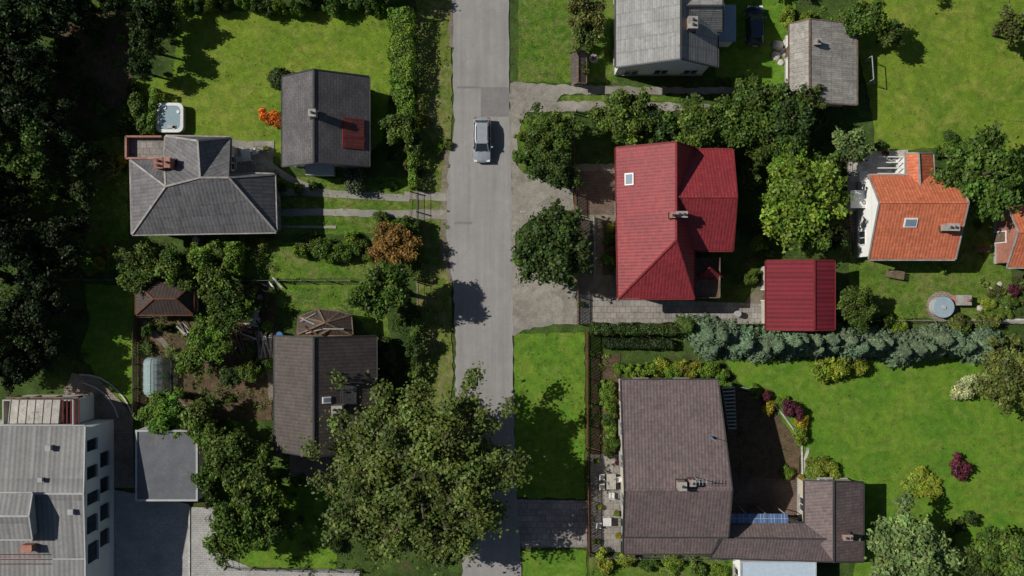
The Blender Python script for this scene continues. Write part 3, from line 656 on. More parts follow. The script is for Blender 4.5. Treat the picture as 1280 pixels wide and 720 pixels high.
def inset(pts,d):
    n=len(pts); out=[]
    A=sum(pts[i].x*pts[(i+1)%n].y-pts[(i+1)%n].x*pts[i].y for i in range(n)); sg=1 if A>0 else -1
    for i in range(n):
        a,b,c=pts[i-1],pts[i],pts[(i+1)%n]
        d1=Vector((b.x-a.x,b.y-a.y)).normalized(); d2=Vector((c.x-b.x,c.y-b.y)).normalized()
        n1=Vector((-d1.y,d1.x))*sg*d; n2=Vector((-d2.y,d2.x))*sg*d
        cr=d1.x*d2.y-d1.y*d2.x
        if abs(cr)<1e-4: out.append(Vector((b.x+n1.x,b.y+n1.y,0)));continue
        p1=Vector((b.x+n1.x,b.y+n1.y)); p2=Vector((b.x+n2.x,b.y+n2.y)); t=((p2.x-p1.x)*d2.y-(p2.y-p1.y)*d2.x)/cr
        out.append(Vector((p1.x+d1.x*t,p1.y+d1.y*t,0)))
    return out if A>0 else out[::-1]
def walls(fp,z,mat,parent,win=True,levels=1,plinth=True,z0=-0.05,skip=()):
    mb=MB(); wb=MB(); n=len(fp)
    mb.hexa([Vector((p.x,p.y,z0)) for p in fp],[Vector((p.x,p.y,z)) for p in fp],mat)
    if plinth:
        big=inset([Vector((p.x,p.y,0)) for p in fp],-0.05); mb.hexa([Vector((p.x,p.y,-0.05)) for p in big],[Vector((p.x,p.y,0.4)) for p in big],'greyw')
    mb.obj('walls',parent)
    if not win: return
    for i in range(n):
        if i in skip: continue
        a=fp[i];b=fp[(i+1)%n]; l=(b-a).length
        if l<2.2: continue
        d=(b-a)/l; nn=Vector((d.y,-d.x,0)); k=max(1,int(l/2.8))
        for lv in range(levels):
            for j in range(k):
                zc=1.7+2.8*lv; 
                if zc+0.8>z: continue
                c=a+d*l*(j+0.5)/k+Vector((0,0,zc)); door=(lv==0 and j==0 and i==0)
                hh=2.1 if door else 1.3; ww=1.0 if door else 1.25
                if door: c.z=1.1
                wb.obox(c+nn*0.02,d,Vector((0,0,1)),nn,ww+0.16,hh+0.16,0.10,'frame'); wb.obox(c+nn*0.06,d,Vector((0,0,1)),nn,ww-0.04,hh-0.04,0.06,'timber' if door else 'glass')
                if not door:
                    wb.obox(c+nn*0.085,d,Vector((0,0,1)),nn,0.06,hh-.04,0.04,'frame'); wb.obox(c+nn*0.12-Vector((0,0,hh/2+.12)),d,Vector((0,0,1)),nn,ww+0.3,0.06,0.24,'chrome')
    if wb.v: wb.obj('windows',parent)
def gable(name,x0,y0,x1,y1,axis,rpx,ze,zr,mat,trim,wmat,levels=1,ov=0.45,ins_end=0.35,ze2=None,cap=None,parent=None,z0=-.05,win=True):
    E=parent or empty(name); ze2=ze2 or ze
    if axis=='y':
        a=W(x0,y0,ze);b=W(x0,y1,ze);c=W(x1,y1,ze2);d=W(x1,y0,ze2); rx=W(rpx,y0,zr).x
        yt,yb=a.y,b.y; c.y=yb; d.y=yt
        P=[a,b,c,d,Vector((rx,yt,zr)),Vector((rx,yb,zr))]; F=[(0,1,5,4),(4,5,2,3)]
        tri=[[a,d,P[4],Vector((0,-1,0))],[b,c,P[5],Vector((0,1,0))]]
    else:
        a=W(x0,y0,ze);b=W(x0,y1,ze2);c=W(x1,y1,ze2);d=W(x1,y0,ze); ry=W(x0,rpx,zr).y
        b.x=a.x; c.x=d.x
        P=[a,b,c,d,Vector((a.x,ry,zr)),Vector((d.x,ry,zr))]; F=[(0,4,5,3),(4,1,2,5)]
        tri=[[a,b,P[4],Vector((1,0,0))],[d,c,P[5],Vector((-1,0,0))]]
    Rf=Roof(P,F); 
    if cap: Rf.capmat=cap
    Rf.build('roof',mat,trim,E)
    fp=inset([Vector((p.x,p.y,0)) for p in (a,b,c,d)],ov); zm=min(ze,ze2)-0.05
    walls(fp,zm,wmat,E,levels=levels,z0=z0,plinth=z0<0,win=win)
    mb=MB()
    for p,q,r,nrm in tri:
        pp=p.lerp(q,ov/(p-q).length); qq=q.lerp(p,ov/(p-q).length)
        def sh(v,dz): return Vector((v.x,v.y,v.z+dz))+nrm*ov
        s1=(r.z-p.z)/max(0.1,math.hypot(r.x-p.x,r.y-p.y)); s2=(r.z-q.z)/max(0.1,math.hypot(r.x-q.x,r.y-q.y))
        pa=sh(pp,s1*ov-0.2);qa=sh(qq,s2*ov-0.2);pb=Vector((pa.x,pa.y,zm-0.02));qb=Vector((qa.x,qa.y,zm-0.02)); ra=sh(r,-0.2)
        t=nrm*0.2
        pa.z=max(pa.z,zm);qa.z=max(qa.z,zm)
        mb.hexa([pb,qb,qa,ra,pa],[v+t for v in (pb,qb,qa,ra,pa)],wmat)
    mb.obj('gable_walls',E)
    return E,Rf

# house 1 (slate)
E,Rf=gable('slate_roofed_house',353,96,461,208,'y',392,3.6,6.4,'slate','darkm','white')
chimney(Rf,390,141,0.6,0.6,1.1,'brickp',E,1); 
M['solar']=wave_mat('solar_heater_panel',(0.13,0.035,0.03),(0.10,0.03,0.028),0.3,0.4,weather=0.3,rows=0.6)
skylight(Rf,442,161,1.9,2.2,E,'solar','reddark','solar_heater'); skylight(Rf,442,180,0.9,2.2,E,'solar','reddark','solar_heater')
mb=MB(); p=W(405,214); mb.box((p.x,p.y+.3,1.1),(2.2,1.6,2.2),'white'); mb.box((p.x,p.y+.3,2.25),(2.6,1.9,.12),'greyw'); mb.obj('porch',E)
# house 2 (hip, fibre cement)
E=empty('hip_roofed_house'); ze=3.6
P=[(163,200,ze),(165,293,ze),(345,290,ze),(343,218,ze),(287,216,ze),(288,172,ze),(207,170,ze),(205,198,ze),(207,233,6.4),(286,222,6.2),(247,176,6.0),(250,222,6.6)]
Rf=Roof(P,[(0,1,8),(1,2,9,11,8),(2,3,9),(3,4,9),(4,5,10,11,9),(6,7,8,11,10),(7,0,8),(5,6,10)]); Rf.capmat=M['chrome']
Rf.build('roof','slate2','chrome',E)
walls(inset([Vector((W(*P[i]).x,W(*P[i]).y,0)) for i in (1,2,3,4,5,6,7,0)],0.45),ze-0.05,'greyw',E)
chimney(Rf,198,204,0.75,0.9,1.5,'brick',E,2,cap='brick'); chimney(Rf,209,203,0.5,0.9,1.3,'brick',E,1,cap='brick')
mb=MB(); a=W(161,172,3.0);b=W(205,199,3.0); mb.box(((a.x+b.x)/2,(a.y+b.y)/2,1.5),(b.x-a.x,a.y-b.y,3.0),'greyw',top='slab')
for p,q in [((a.x,a.y),(b.x,a.y)),((a.x,a.y),(a.x,b.y)),((a.x,b.y),(b.x,b.y))]: mb.beam((*p,3.35),(*q,3.35),0.18,0.7,'brick')
mb.obj('balcony',E)
# house 3 brown
E,Rf=gable('brown_roofed_house',343,420,470,563,'y',392,3.6,6.8,'browntile','darkm','cream',levels=1)
chimney(Rf,421,512,0.9,0.6,1.2,'brickp',E,2); skylight(Rf,436,493,1.9,1.6,E,'slate','darkm','dormer_roof'); skylight(Rf,408,500,.6,.8,E)
E=empty('old_garden_shed')
Rs=Roof([(374,396,2.5),(372,418,2.5),(440,419,2.5),(438,394,2.5),(398,387,2.6),(406,403,3.5),(425,390,2.6)],[(0,1,5),(1,2,5),(2,3,5),(3,6,5),(6,4,5),(4,0,5)],0.1); Rs.capmat=M['timber']
Rs.build('roof','shedtile','timber',E)
a=W(378,398,2.3);b=W(434,416,2.3); walls([Vector((a.x,b.y,0)),Vector((b.x,b.y,0)),Vector((b.x,a.y,0)),Vector((a.x,a.y,0))],2.35,'timber',E,plinth=False)
mb=MB()
for i in range(6):
    x=random.uniform(380,430); y=random.uniform(392,414); p,n=Rs.at(x,y); an=random.uniform(-.6,.6); d=Vector((math.cos(an),math.sin(an),0))*random.uniform(.5,1.1)
    mb.beam(p+d+Vector((0,0,.14)),p-d+Vector((0,0,.16)),random.uniform(.08,.2),.05,random.choice(['timber','chrome','fence']))
mb.obj('loose_boards',E)
def hipshed(name,x0,y0,x1,y1,ze,zr,mat,trim,wmat):
    E=empty(name); a=(x1-x0)*0.3; ym=(y0+y1)/2
    P=[(x0,y0,ze),(x0,y1,ze),(x1,y1,ze),(x1,y0,ze),(x0+a,ym,zr),(x1-a,ym,zr)]
    Rf=Roof(P,[(0,1,4),(1,2,5,4),(2,3,5),(3,0,4,5)]); Rf.build('roof',mat,trim,E)
    walls(inset([Vector((W(*P[i]).x,W(*P[i]).y,0)) for i in (0,1,2,3)],0.3),ze-.05,wmat,E); return E,Rf
hipshed('garden_shed',170,354,241,393,2.3,3.4,'shedtile','fence','timber')
# greenhouse polytunnel
E=empty('greenhouse'); fb=MB()
x0,x1=182,214; ya,yb=446,494; n=14
A=W(x0,ya,0);B=W(x1,yb,0); cx=(A.x+B.x)/2;r=(B.x-A.x)/2; Lg=A.y-B.y
mb=MB()
def gs(t,v,e=0):
    q=min(v,1-v)/0.16; k=1 if q>=1 else math.sqrt(max(0.0,1-(1-q)**2))*0.35+0.65
    return Vector((cx-(r+e)*k*math.cos(t),A.y-Lg*v,(2.0*k+e)*math.sin(t)+0.05))
vs=[0,.03,.08,.16,.33,.5,.67,.84,.92,.97,1]
for i in range(n):
    t0=math.pi*i/n;t1=math.pi*(i+1)/n
    for v0,v1 in zip(vs,vs[1:]): mb.poly([gs(t0,v0),gs(t0,v1),gs(t1,v1),gs(t1,v0)],'poly')
for v in (0,1): mb.poly([gs(math.pi*i/n,v) for i in range(n+1)],'poly')
for v in (0.005,.16,.33,.5,.67,.84,.995):
    for i in range(n): fb.beam(gs(math.pi*i/n,v,.02),gs(math.pi*(i+1)/n,v,.02),0.035,0.035,'metal_g')
for t in (0.05,math.pi/2,math.pi-.05):
    for v0,v1 in zip(vs,vs[1:]): fb.beam(gs(t,v0,.02),gs(t,v1,.02),0.035,0.035,'metal_g')
mb.obj('panels',E,smooth=True); fb.obj('frame',E)
cover('greenhouse_plants',R(184,448,193,491),3,BR,.5,.3); cover('greenhouse_plants',R(203,448,212,491),3,BR,.5,.3)
sheet('greenhouse_floor',R(193,447,203,492),'slab',0.0275,0)
def flatbox(name,x0,y0,x1,y1,z,top,wmat,parent=None,par=0.15,parw=0.2,pm=None,levels=1,win=True,z0=-.05):
    E=parent or empty(name); a=W(x0,y0,z);b=W(x1,y1,z)
    fp=[Vector((a.x+.05,b.y+.05,0)),Vector((b.x-.05,b.y+.05,0)),Vector((b.x-.05,a.y-.05,0)),Vector((a.x+.05,a.y-.05,0))]
    walls(fp,z-0.02,wmat,E,win=win,levels=levels,plinth=False,z0=z0)
    mb=MB(); mb.box(((a.x+b.x)/2,(a.y+b.y)/2,z+.03),(b.x-a.x,a.y-b.y,0.1),top)
    if par:
        for p,q in [((a.x,a.y-parw/2),(b.x,a.y-parw/2)),((a.x,b.y+parw/2),(b.x,b.y+parw/2)),((a.x+parw/2,b.y+parw),(a.x+parw/2,a.y-parw)),((b.x-parw/2,b.y+parw),(b.x-parw/2,a.y-parw))]:
            mb.beam((*p,z+0.08+par/2),(*q,z+0.08+par/2),parw,par,pm or wmat)
    mb.obj('roof_deck',E); return E,a,b
E,a,b=flatbox('flat_roofed_garage',170,537,248,626,3.0,'garage','white',par=0.12,parw=0.18,pm='metal_g')
# white modern building: low pitched sheet roofs in sections
E=empty('white_modern_house')
a=W(-110,535,6.2);b=W(107,765,6.2)
fp=[Vector((a.x+.1,b.y+.1,0)),Vector((b.x-.1,b.y+.1,0)),Vector((b.x-.1,a.y-.1,0)),Vector((a.x+.1,a.y-.1,0))]
walls(fp,6.15,'white',E,win=False,plinth=False)
Rf=Roof([(-112,533,6.25),(-112,700,6.25),(106,700,6.25),(106,533,6.25),(-112,617,7.1),(104,617,7.1)],[(0,4,5,3),(4,1,2,5)],0.2); Rf.capmat=M['metal_g']
Rf.build('roof','membrane','metal_g',E)
Rl=Roof([(-112,700,6.3),(-112,765,6.2),(106,765,6.2),(106,700,6.3)],[(0,1,2,3)],0.2); Rl.build('roof','membrane','metal_g',E)
mb=MB(); t1=W(104,617,6.95); mb.hexa([Vector((b.x-.3,a.y-.3,6.1)),Vector((b.x-.3,W(0,698,6.2).y,6.1)),Vector((b.x-.3,t1.y,6.85))],[Vector((b.x-.1,a.y-.3,6.1)),Vector((b.x-.1,W(0,698,6.2).y,6.1)),Vector((b.x-.1,t1.y,6.85))],'white'); mb.obj('gable_wall',E)
gable('',-90,617,40,674,'x',645,7.9,8.5,'membrane','metal_g','greyw',parent=E,z0=6.0,win=False,ov=.2)
wb=MB(); xw=b.x-0.1
for (py,zc,wl,hh) in [(556,4.9,0.9,1.5),(574,2.3,1.2,1.3),(590,4.9,1.0,1.5),(606,2.3,1.2,1.3),(622,4.7,0.9,1.8),(640,2.3,1.3,1.3),(655,4.9,1.4,1.5),(672,2.3,1.3,1.3),(690,4.7,1.6,1.5)]:
    y=W(120,py,zc).y
    wb.box((xw+.02,y,zc),(.1,wl+.14,hh+.14),'darkm'); wb.box((xw+.06,y,zc),(.08,wl,hh),'glass'); wb.box((xw+.12,y,zc-hh/2-.1),(.28,wl+.2,.06),'metal_g'); wb.box((xw+.085,y,zc),(.06,.05,hh),'darkm')
wb.obj('windows',E)
mb=MB()
for x,y,w,l,h,mt in [(33,686,.9,.6,0.9,'brick'),(60,560,.4,.4,.5,'metal_g'),(50,600,.3,.3,.4,'metal_g'),(88,640,.4,.4,.35,'metal_g')]:
    p,n_=Rf.at(x,y); p=W(x,y,p.z+h)-Vector((0,0,h)); mb.box((p.x,p.y,p.z+h/2-.1),(w,l,h+.2),mt); mb.box((p.x,p.y,p.z+h+.04),(w+.1,l+.1,.08),mt)
for i in range(3):
    p=W(-10,694+i*6,7.0); mb.beam((p.x,p.y,6.8),(p.x+4.5,p.y,6.8),.06,.06,'reddark')
mb.obj('roof_vents',E)
flatbox('',10,498,98,530,3.4,'slab','white',parent=E,par=0.9,parw=0.12,pm='greyw',win=False)
a3=W(12,500,4.7);b3=W(74,529,4.7)
mb=MB(); mb.hexa([Vector((a3.x,b3.y,3.5)),Vector((b3.x,b3.y,3.5)),Vector((b3.x,a3.y,3.5)),Vector((a3.x,a3.y,3.5))],[Vector((a3.x,b3.y,4.9)),Vector((b3.x,b3.y,4.9)),Vector((b3.x,a3.y,4.5)),Vector((a3.x,a3.y,4.5))],'cream',top='stone')
for i in range(7):
    x=a3.x+(b3.x-a3.x)*i/6; mb.beam((x,b3.y,4.93),(x,a3.y,4.53),.07,.06,'greyw')
mb.obj('conservatory_roof',E)
mb=MB()
for x in (18,44,70,96):
    p=W(x,497,4.4); mb.box((p.x,p.y,4.0),(.2,.2,1.3),'reddark')
a=W(8,497,4.7);b=W(98,497,4.7); mb.beam(a,b,.15,.12,'timber')
for i in range(5):
    p=W(79+i*5,500,4.6);q=W(79+i*5,530,4.6); mb.beam(p,q,.08,.1,'reddark')
for i in range(2):
    x=W(84+i*7,0,3.8).x; y=W(0,514,3.8).y; mb.box((x,y,3.75),(.45,.45,.5),'timber')
mb.obj('terrace_frame',E)
# house 4 top grey
E,Rf=gable('grey_corrugated_house',770,-90,897,84,'y',851,5.2,8.4,'greycor','darkm','white',levels=2)
chimney(Rf,866,28,0.8,1.0,1.2,'brickp',E,2)
Rf2=Roof([(856,-24,5.4),(903,-24,5.4),(903,7,8.0),(848,7,8.0),(903,38,5.4),(856,38,5.4)],[(0,3,2,1),(3,5,4,2)]); Rf2.build('cross_gable_roof','greycor','darkm',E)
mb=MB(); a=W(868,-20,5.4);b=W(899,34,5.4); mb.box(((a.x+b.x)/2,(a.y+b.y)/2,2.7),(b.x-a.x,a.y-b.y,5.4),'white'); 
t=W(899,7,7.8); mb.hexa([Vector((b.x-.3,a.y,5.4)),Vector((b.x-.3,b.y,5.4)),Vector((b.x-.3,t.y,7.7))],[Vector((b.x,a.y,5.4)),Vector((b.x,b.y,5.4)),Vector((b.x,t.y,7.7))],'white')
mb.obj('cross_gable_walls',E)
mb=MB(); a=W(898,8,2.6);b=W(918,50,2.6); mb.box(((a.x+b.x)/2,(a.y+b.y)/2,1.3),(b.x-a.x,a.y-b.y,2.5),'white'); mb.box(((a.x+b.x)/2,(a.y+b.y)/2,2.6),(b.x-a.x+.3,a.y-b.y+.3,.12),'tank')
mb.obj('porch',E)
E,Rf=gable('old_outbuilding',987,30,1071,131,'y',1012,2.9,4.4,'asbestos','timber','white')
chimney(Rf,1022,52,.5,.5,.6,'brickp',E,1)
# red house
E=empty('red_roofed_house'); ze=5.0;zr=8.3
P=[(770,186,ze),(773,373,ze),(868,373,ze),(868,186,ze),(845,180,zr),(845,300,zr)]
P=[W(*p) for p in P]; P[0].y=P[3].y=P[4].y=W(770,182,6.4).y
Rf=Roof(P,[(0,1,5,4),(1,2,5),(2,3,4,5)]); Rf.capmat=M['redtile']; Rf.build('roof','redtile','reddark',E)
walls(inset([Vector((P[i].x,P[i].y,0)) for i in (0,1,2,3)],0.5),ze-.05,'cream',E,levels=2)
mb=MB()
mb.hexa([Vector((P[0].x+.6,P[0].y-.5,4.9)),Vector((P[4].x,P[4].y-.5,zr-.5)),Vector((P[3].x-.4,P[3].y-.5,4.9))][::-1],[Vector((P[0].x+.6,P[0].y-.7,4.9)),Vector((P[4].x,P[4].y-.7,zr-.5)),Vector((P[3].x-.4,P[3].y-.7,4.9))][::-1],'cream'); mb.obj('gable_wall',E)
Q=[W(848,187,ze),W(916,187,ze),W(921,246,zr-.2),W(843,246,zr-.2),W(916,313,ze),W(848,313,ze)]
Q[0].x=Q[3].x+.3;Q[5].x=Q[3].x+.3
R2=Roof(Q,[(0,3,2,1),(3,5,4,2)]); R2.capmat=M['redtile']; R2.build('cross_gable_roof','redtile','reddark',E)
walls([Vector((W(860,0,ze).x,Q[5].y+.5,0)),Vector((Q[4].x-.5,Q[4].y+.5,0)),Vector((Q[4].x-.5,Q[1].y-.5,0)),Vector((W(860,0,ze).x,Q[1].y-.5,0))],ze-.04,'cream',E,levels=2)
mb=MB(); xg=Q[4].x-.5; mb.hexa([Vector((xg-.2,Q[4].y+.7,4.9)),Vector((xg-.2,Q[1].y-.7,4.9)),Vector((xg-.2,Q[2].y,zr-.6))],[Vector((xg,Q[4].y+.7,4.9)),Vector((xg,Q[1].y-.7,4.9)),Vector((xg,Q[2].y,zr-.6))],'cream'); mb.obj('cross_gable_wall',E)
skylight(Rf,787,224,1.1,0.9,E); chimney(Rf,841,269,0.35,0.4,.8,'brick',E,1,cap='brick'); chimney(Rf,852,268,1.0,0.5,1.0,'brick',E,2)
R3=Roof([W(872,347,3.4),W(903,347,3.4),W(887,335,4.6)],[(0,1,2)],0.12); R3.build('porch_canopy','redtile','reddark',E)
mb=MB(); a=W(868,322,3.0);b=W(898,372,3.0); mb.box(((a.x+b.x)/2,(a.y+b.y)/2,1.5),(b.x-a.x,a.y-b.y,2.9),'cream',top='paverb')
for p,q in (((b.x,a.y),(b.x,b.y)),((a.x,b.y),(b.x,b.y))): mb.beam((*p,3.3),(*q,3.3),.08,.7,'timber')
mb.obj('annexe',E)
E,Rf=gable('red_metal_garage',958,326,1043,412,'y',1018,3.4,4.3,'redmetal','reddark','cream'); 
# orange house
E,Rf=gable('orange_roofed_house',1086,219,1194,324,'x',253,3.9,6.4,'orangetile','chrome','white',cap=M['orangetile'],ov=.3)
skylight(Rf,1138,278,1.2,.9,E)
chimney(Rf,1190,284,1.3,.6,.9,'brickp',E,2)
R4=Roof([(1133,192,3.6),(1133,224,3.6),(1168,226,3.6),(1166,192,3.6),(1148,192,4.6),(1150,232,4.8)],[(0,1,5,4),(4,5,2,3)]); R4.build('wing_roof','orangetile','chrome',E)
mb=MB(); a=W(1136,195,3.5);b=W(1164,226,3.5); mb.box(((a.x+b.x)/2,(a.y+b.y)/2,1.7),(b.x-a.x,a.y-b.y,3.4),'white'); mb.obj('wing_walls',E)
mb=MB()
for i in range(4): mb.beam(W(1097,196+i*7,2.4),W(1132,196+i*7,2.4),.1,.1,'boat')
a=W(1063,238,2.3);b=W(1082,260,2.3); mb.box(((a.x+b.x)/2,(a.y+b.y)/2,2.3),(b.x-a.x,a.y-b.y,.08),'boat')
for x in (a.x+.1,b.x-.1):
    for y in (a.y-.1,b.y+.1): mb.box((x,y,1.13),(.1,.1,2.26),'frame')
mb.obj('white_porch_canopy',E)
E,Rf=gable('orange_roofed_bungalow',1259,256,1400,334,'x',290,3.2,5.2,'orangetile','chrome','brick',cap=M['orangetile'])
# house 5
E=empty('mauve_tiled_house')
P=[W(776,475,5.8),W(781,612,7.4),W(915,612,7.4),W(897,475,5.8),W(779,671,5.2),W(910,671,5.2)]
Rf=Roof(P,[(0,1,2,3),(1,4,5,2)]); Rf.capmat=M['mauvetile']; Rf.build('roof','mauvetile','darkm',E)
fp=inset([Vector((P[i].x,P[i].y,0)) for i in (0,1,4,5,2,3)],0.5); walls(fp,5.1,'cream',E,levels=2)
R5=Roof([(779,668,4.4),(779,692,3.6),(889,692,3.6),(905,668,4.4)],[(0,1,2,3)]); R5.build('lower_roof','mauvetile','darkm',E)
walls(inset([Vector((W(779,666,3.6).x,W(779,666,3.6).y,0)),Vector((W(779,692,3.6).x,W(779,692,3.6).y,0)),Vector((W(889,692,3.6).x,W(889,692,3.6).y,0)),Vector((W(889,666,3.6).x,W(889,666,3.6).y,0))],.3),3.4,'cream',E)
chimney(Rf,853,608,.7,.7,1.1,'brickp',E,1); chimney(Rf,866,604,.5,.5,.9,'brick',E,1)
mb=MB(); p,n=Rf.at(888,546); mb.cyl(p,p+Vector((0,0,.5)),.12,.12,'blueplast',8); mb.beam(p+Vector((0,0,.4)),p+Vector((0,0,2.2)),.04,.04,'metal_g'); 
p,n=Rf.at(868,596); mb.beam(p,p+Vector((0,0,2.4)),.05,.05,'metal_g'); mb.beam(p+Vector((-.7,0,2.2)),p+Vector((.7,0,2.2)),.04,.04,'metal_g')
for i in range(5): mb.beam(p+Vector((-.6+i*.3,-.3,2.2)),p+Vector((-.6+i*.3,.3,2.2)),.03,.03,'metal_g')
mb.obj('antenna',E)
R6=Roof([(905,654,3.3),(888,697,3.3),(1056,702,3.3),(1046,654,3.3),(900,672,4.3),(1040,674,4.4)],[(0,4,5,3),(4,1,2,5)]); R6.build('wing_roof','mauvetile','darkm',E)
R7=Roof([(1006,601,3.32),(1006,655,3.32),(1056,702,3.32),(1079,702,3.32),(1079,603,3.32),(1042,602,4.8),(1042,702,4.8)],[(0,1,2,6,5),(5,6,3,4)]); R7.build('end_wing_roof','mauvetile','darkm',E)
a=W(910,658,3.2);b=W(1076,698,3.2); walls([Vector((a.x,b.y+.1,0)),Vector((b.x-.2,b.y+.1,0)),Vector((b.x-.2,a.y,0)),Vector((a.x,a.y,0))],3.1,'cream',E)
a=W(1010,606,3.2); walls([Vector((a.x,W(0,664,3.2).y,0)),Vector((b.x-.25,W(0,664,3.2).y,0)),Vector((b.x-.25,a.y,0)),Vector((a.x,a.y,0))],3.05,'cream',E)
mb=MB(); a=W(1012,606,3.2);b=W(1074,606,3.2);c=W(1042,604,4.5); mb.hexa([Vector((a.x,a.y-.2,3)),Vector((b.x,a.y-.2,3)),Vector((c.x,a.y-.2,4.5))],[Vector((a.x,a.y,3)),Vector((b.x,a.y,3)),Vector((c.x,a.y,4.5))],'white'); mb.obj('wing_gable',E)
chimney(R7,1060,672,.8,.45,.8,'brick',E,2)
# row of blue panels on posts along the wing's north eave
E=empty('blue_panel_canopy'); mb=MB(); fb=MB()
a=W(908,643,3.5);b=W(986,654,3.5)
for i in range(6):
    xa=a.x+(b.x-a.x)*i/6+.03; xb=a.x+(b.x-a.x)*(i+1)/6-.03
    mb.hexa([Vector((xa,b.y,3.42)),Vector((xb,b.y,3.42)),Vector((xb,a.y,3.22)),Vector((xa,a.y,3.22))],[Vector((xa,b.y,3.48)),Vector((xb,b.y,3.48)),Vector((xb,a.y,3.28)),Vector((xa,a.y,3.28))],'metal_g',top='bluepanel')
    for q in (.33,.66): fb.beam((xa+(xb-xa)*q,b.y,3.495),(xa+(xb-xa)*q,a.y,3.295),.025,.02,'tarp')
fb.beam((a.x,(a.y+b.y)/2,3.40),(b.x,(a.y+b.y)/2,3.40),.025,.02,'tarp')
for i in range(4):
    x=a.x+.2+(b.x-a.x-.4)*i/3; fb.beam((x,a.y-.08,0),(x,a.y-.08,3.2),.08,.08,'metal_g')
mb.obj('panels',E); fb.obj('frame',E)
flatbox('pale_blue_roofed_shed',925,701,1020,790,3.0,'tarp','white',par=.08,parw=.12,pm='metal_g')
E=empty('timber_pergola'); mb=MB(); a=W(903,485,2.4);b=W(910,535,2.4);c=W(918,484,2.4);d=W(920,535,2.4)
mb.beam(a,b,.12,.15,'timber');mb.beam(c,d,.12,.15,'timber')
for i in range(12):
    t=i/11; mb.beam(a.lerp(b,t)+Vector((0,0,.1)),c.lerp(d,t)+Vector((0,0,.1)),.12,.08,'greyw')
for q in (a,b,c,d): mb.beam((q.x,q.y,0),q,.12,.12,'timber')
mb.obj('frame',E)
E,Rf=gable('firewood_store',715,64,732,104,'y',722,1.9,2.3,'browntile','timber','timber',ov=.2)

# ------------------------------------------------------------------ fences
def fence(px,h,mat,name,board=False,step=2.4):
    pts=[W(x,y) for x,y in px]; mb=MB()
    for a,b in zip(pts,pts[1:]):
        l=(b-a).length;d=(b-a)/l; n=max(1,round(l/step))
        for i in range(n+1):
            p=a+d*l*i/n; mb.box((p.x,p.y,h/2),(.1,.1,h+.1),mat)
        for z in ((.3,h-.15) if board else (.1,h*.5,h-.03)): mb.beam(a+Vector((0,0,z)),b+Vector((0,0,z)),.04 if board else .025,.08 if board else .025,mat)
        if board:
            s=Vector((-d.y,d.x,0))*.05
            for i in range(int(l/.14)):
                p=a+d*(.07+i*.14)+s; mb.box((p.x,p.y,h/2+random.uniform(0,.03)),(.1,.02,h-.05),mat,math.atan2(d.y,d.x))
        else:
            for i in range(int(l/.2)):
                p=a+d*(i*.2); mb.box((p.x,p.y,h/2),(.012,.012,h),mat)
    return mb.obj(name)
fence([(733,415),(733,560),(735,690)],1.5,'fence','board_fence',True)
fence([(718,218),(718,268)],1.4,'fence','board_fence',True)
fence([(721,272),(721,404)],1.5,'timber','board_fence',True); fence([(742,272),(742,345)],1.2,'greyw','board_fence',True)
fence([(738,404),(962,404)],1.3,'wire','wire_fence')
fence([(522,236),(522,470)],1.3,'wire','wire_fence'); fence([(0,350),(170,350),(440,351)],1.3,'wire','wire_fence')
fence([(171,396),(171,515)],1.2,'timber','board_fence',True)
fence([(171,396),(210,396)],1.2,'wire','wire_fence'); fence([(1058,188),(1058,318)],1.2,'timber','wire_fence')
fence([(1062,400),(1280,401)],1.2,'wire','wire_fence'); fence([(716,60),(716,5)],1.2,'timber','wire_fence')
fence([(720,140),(770,140)],1.3,'wire','wire_fence'); fence([(716,142),(718,218)],1.3,'timber','wire_fence'); fence([(275,655),(285,708),(445,712)],1.2,'wire','wire_fence')
fence([(736,694),(925,697)],1.1,'wire','wire_fence'); fence([(514,240),(514,272)],1.3,'timber','garden_gate')

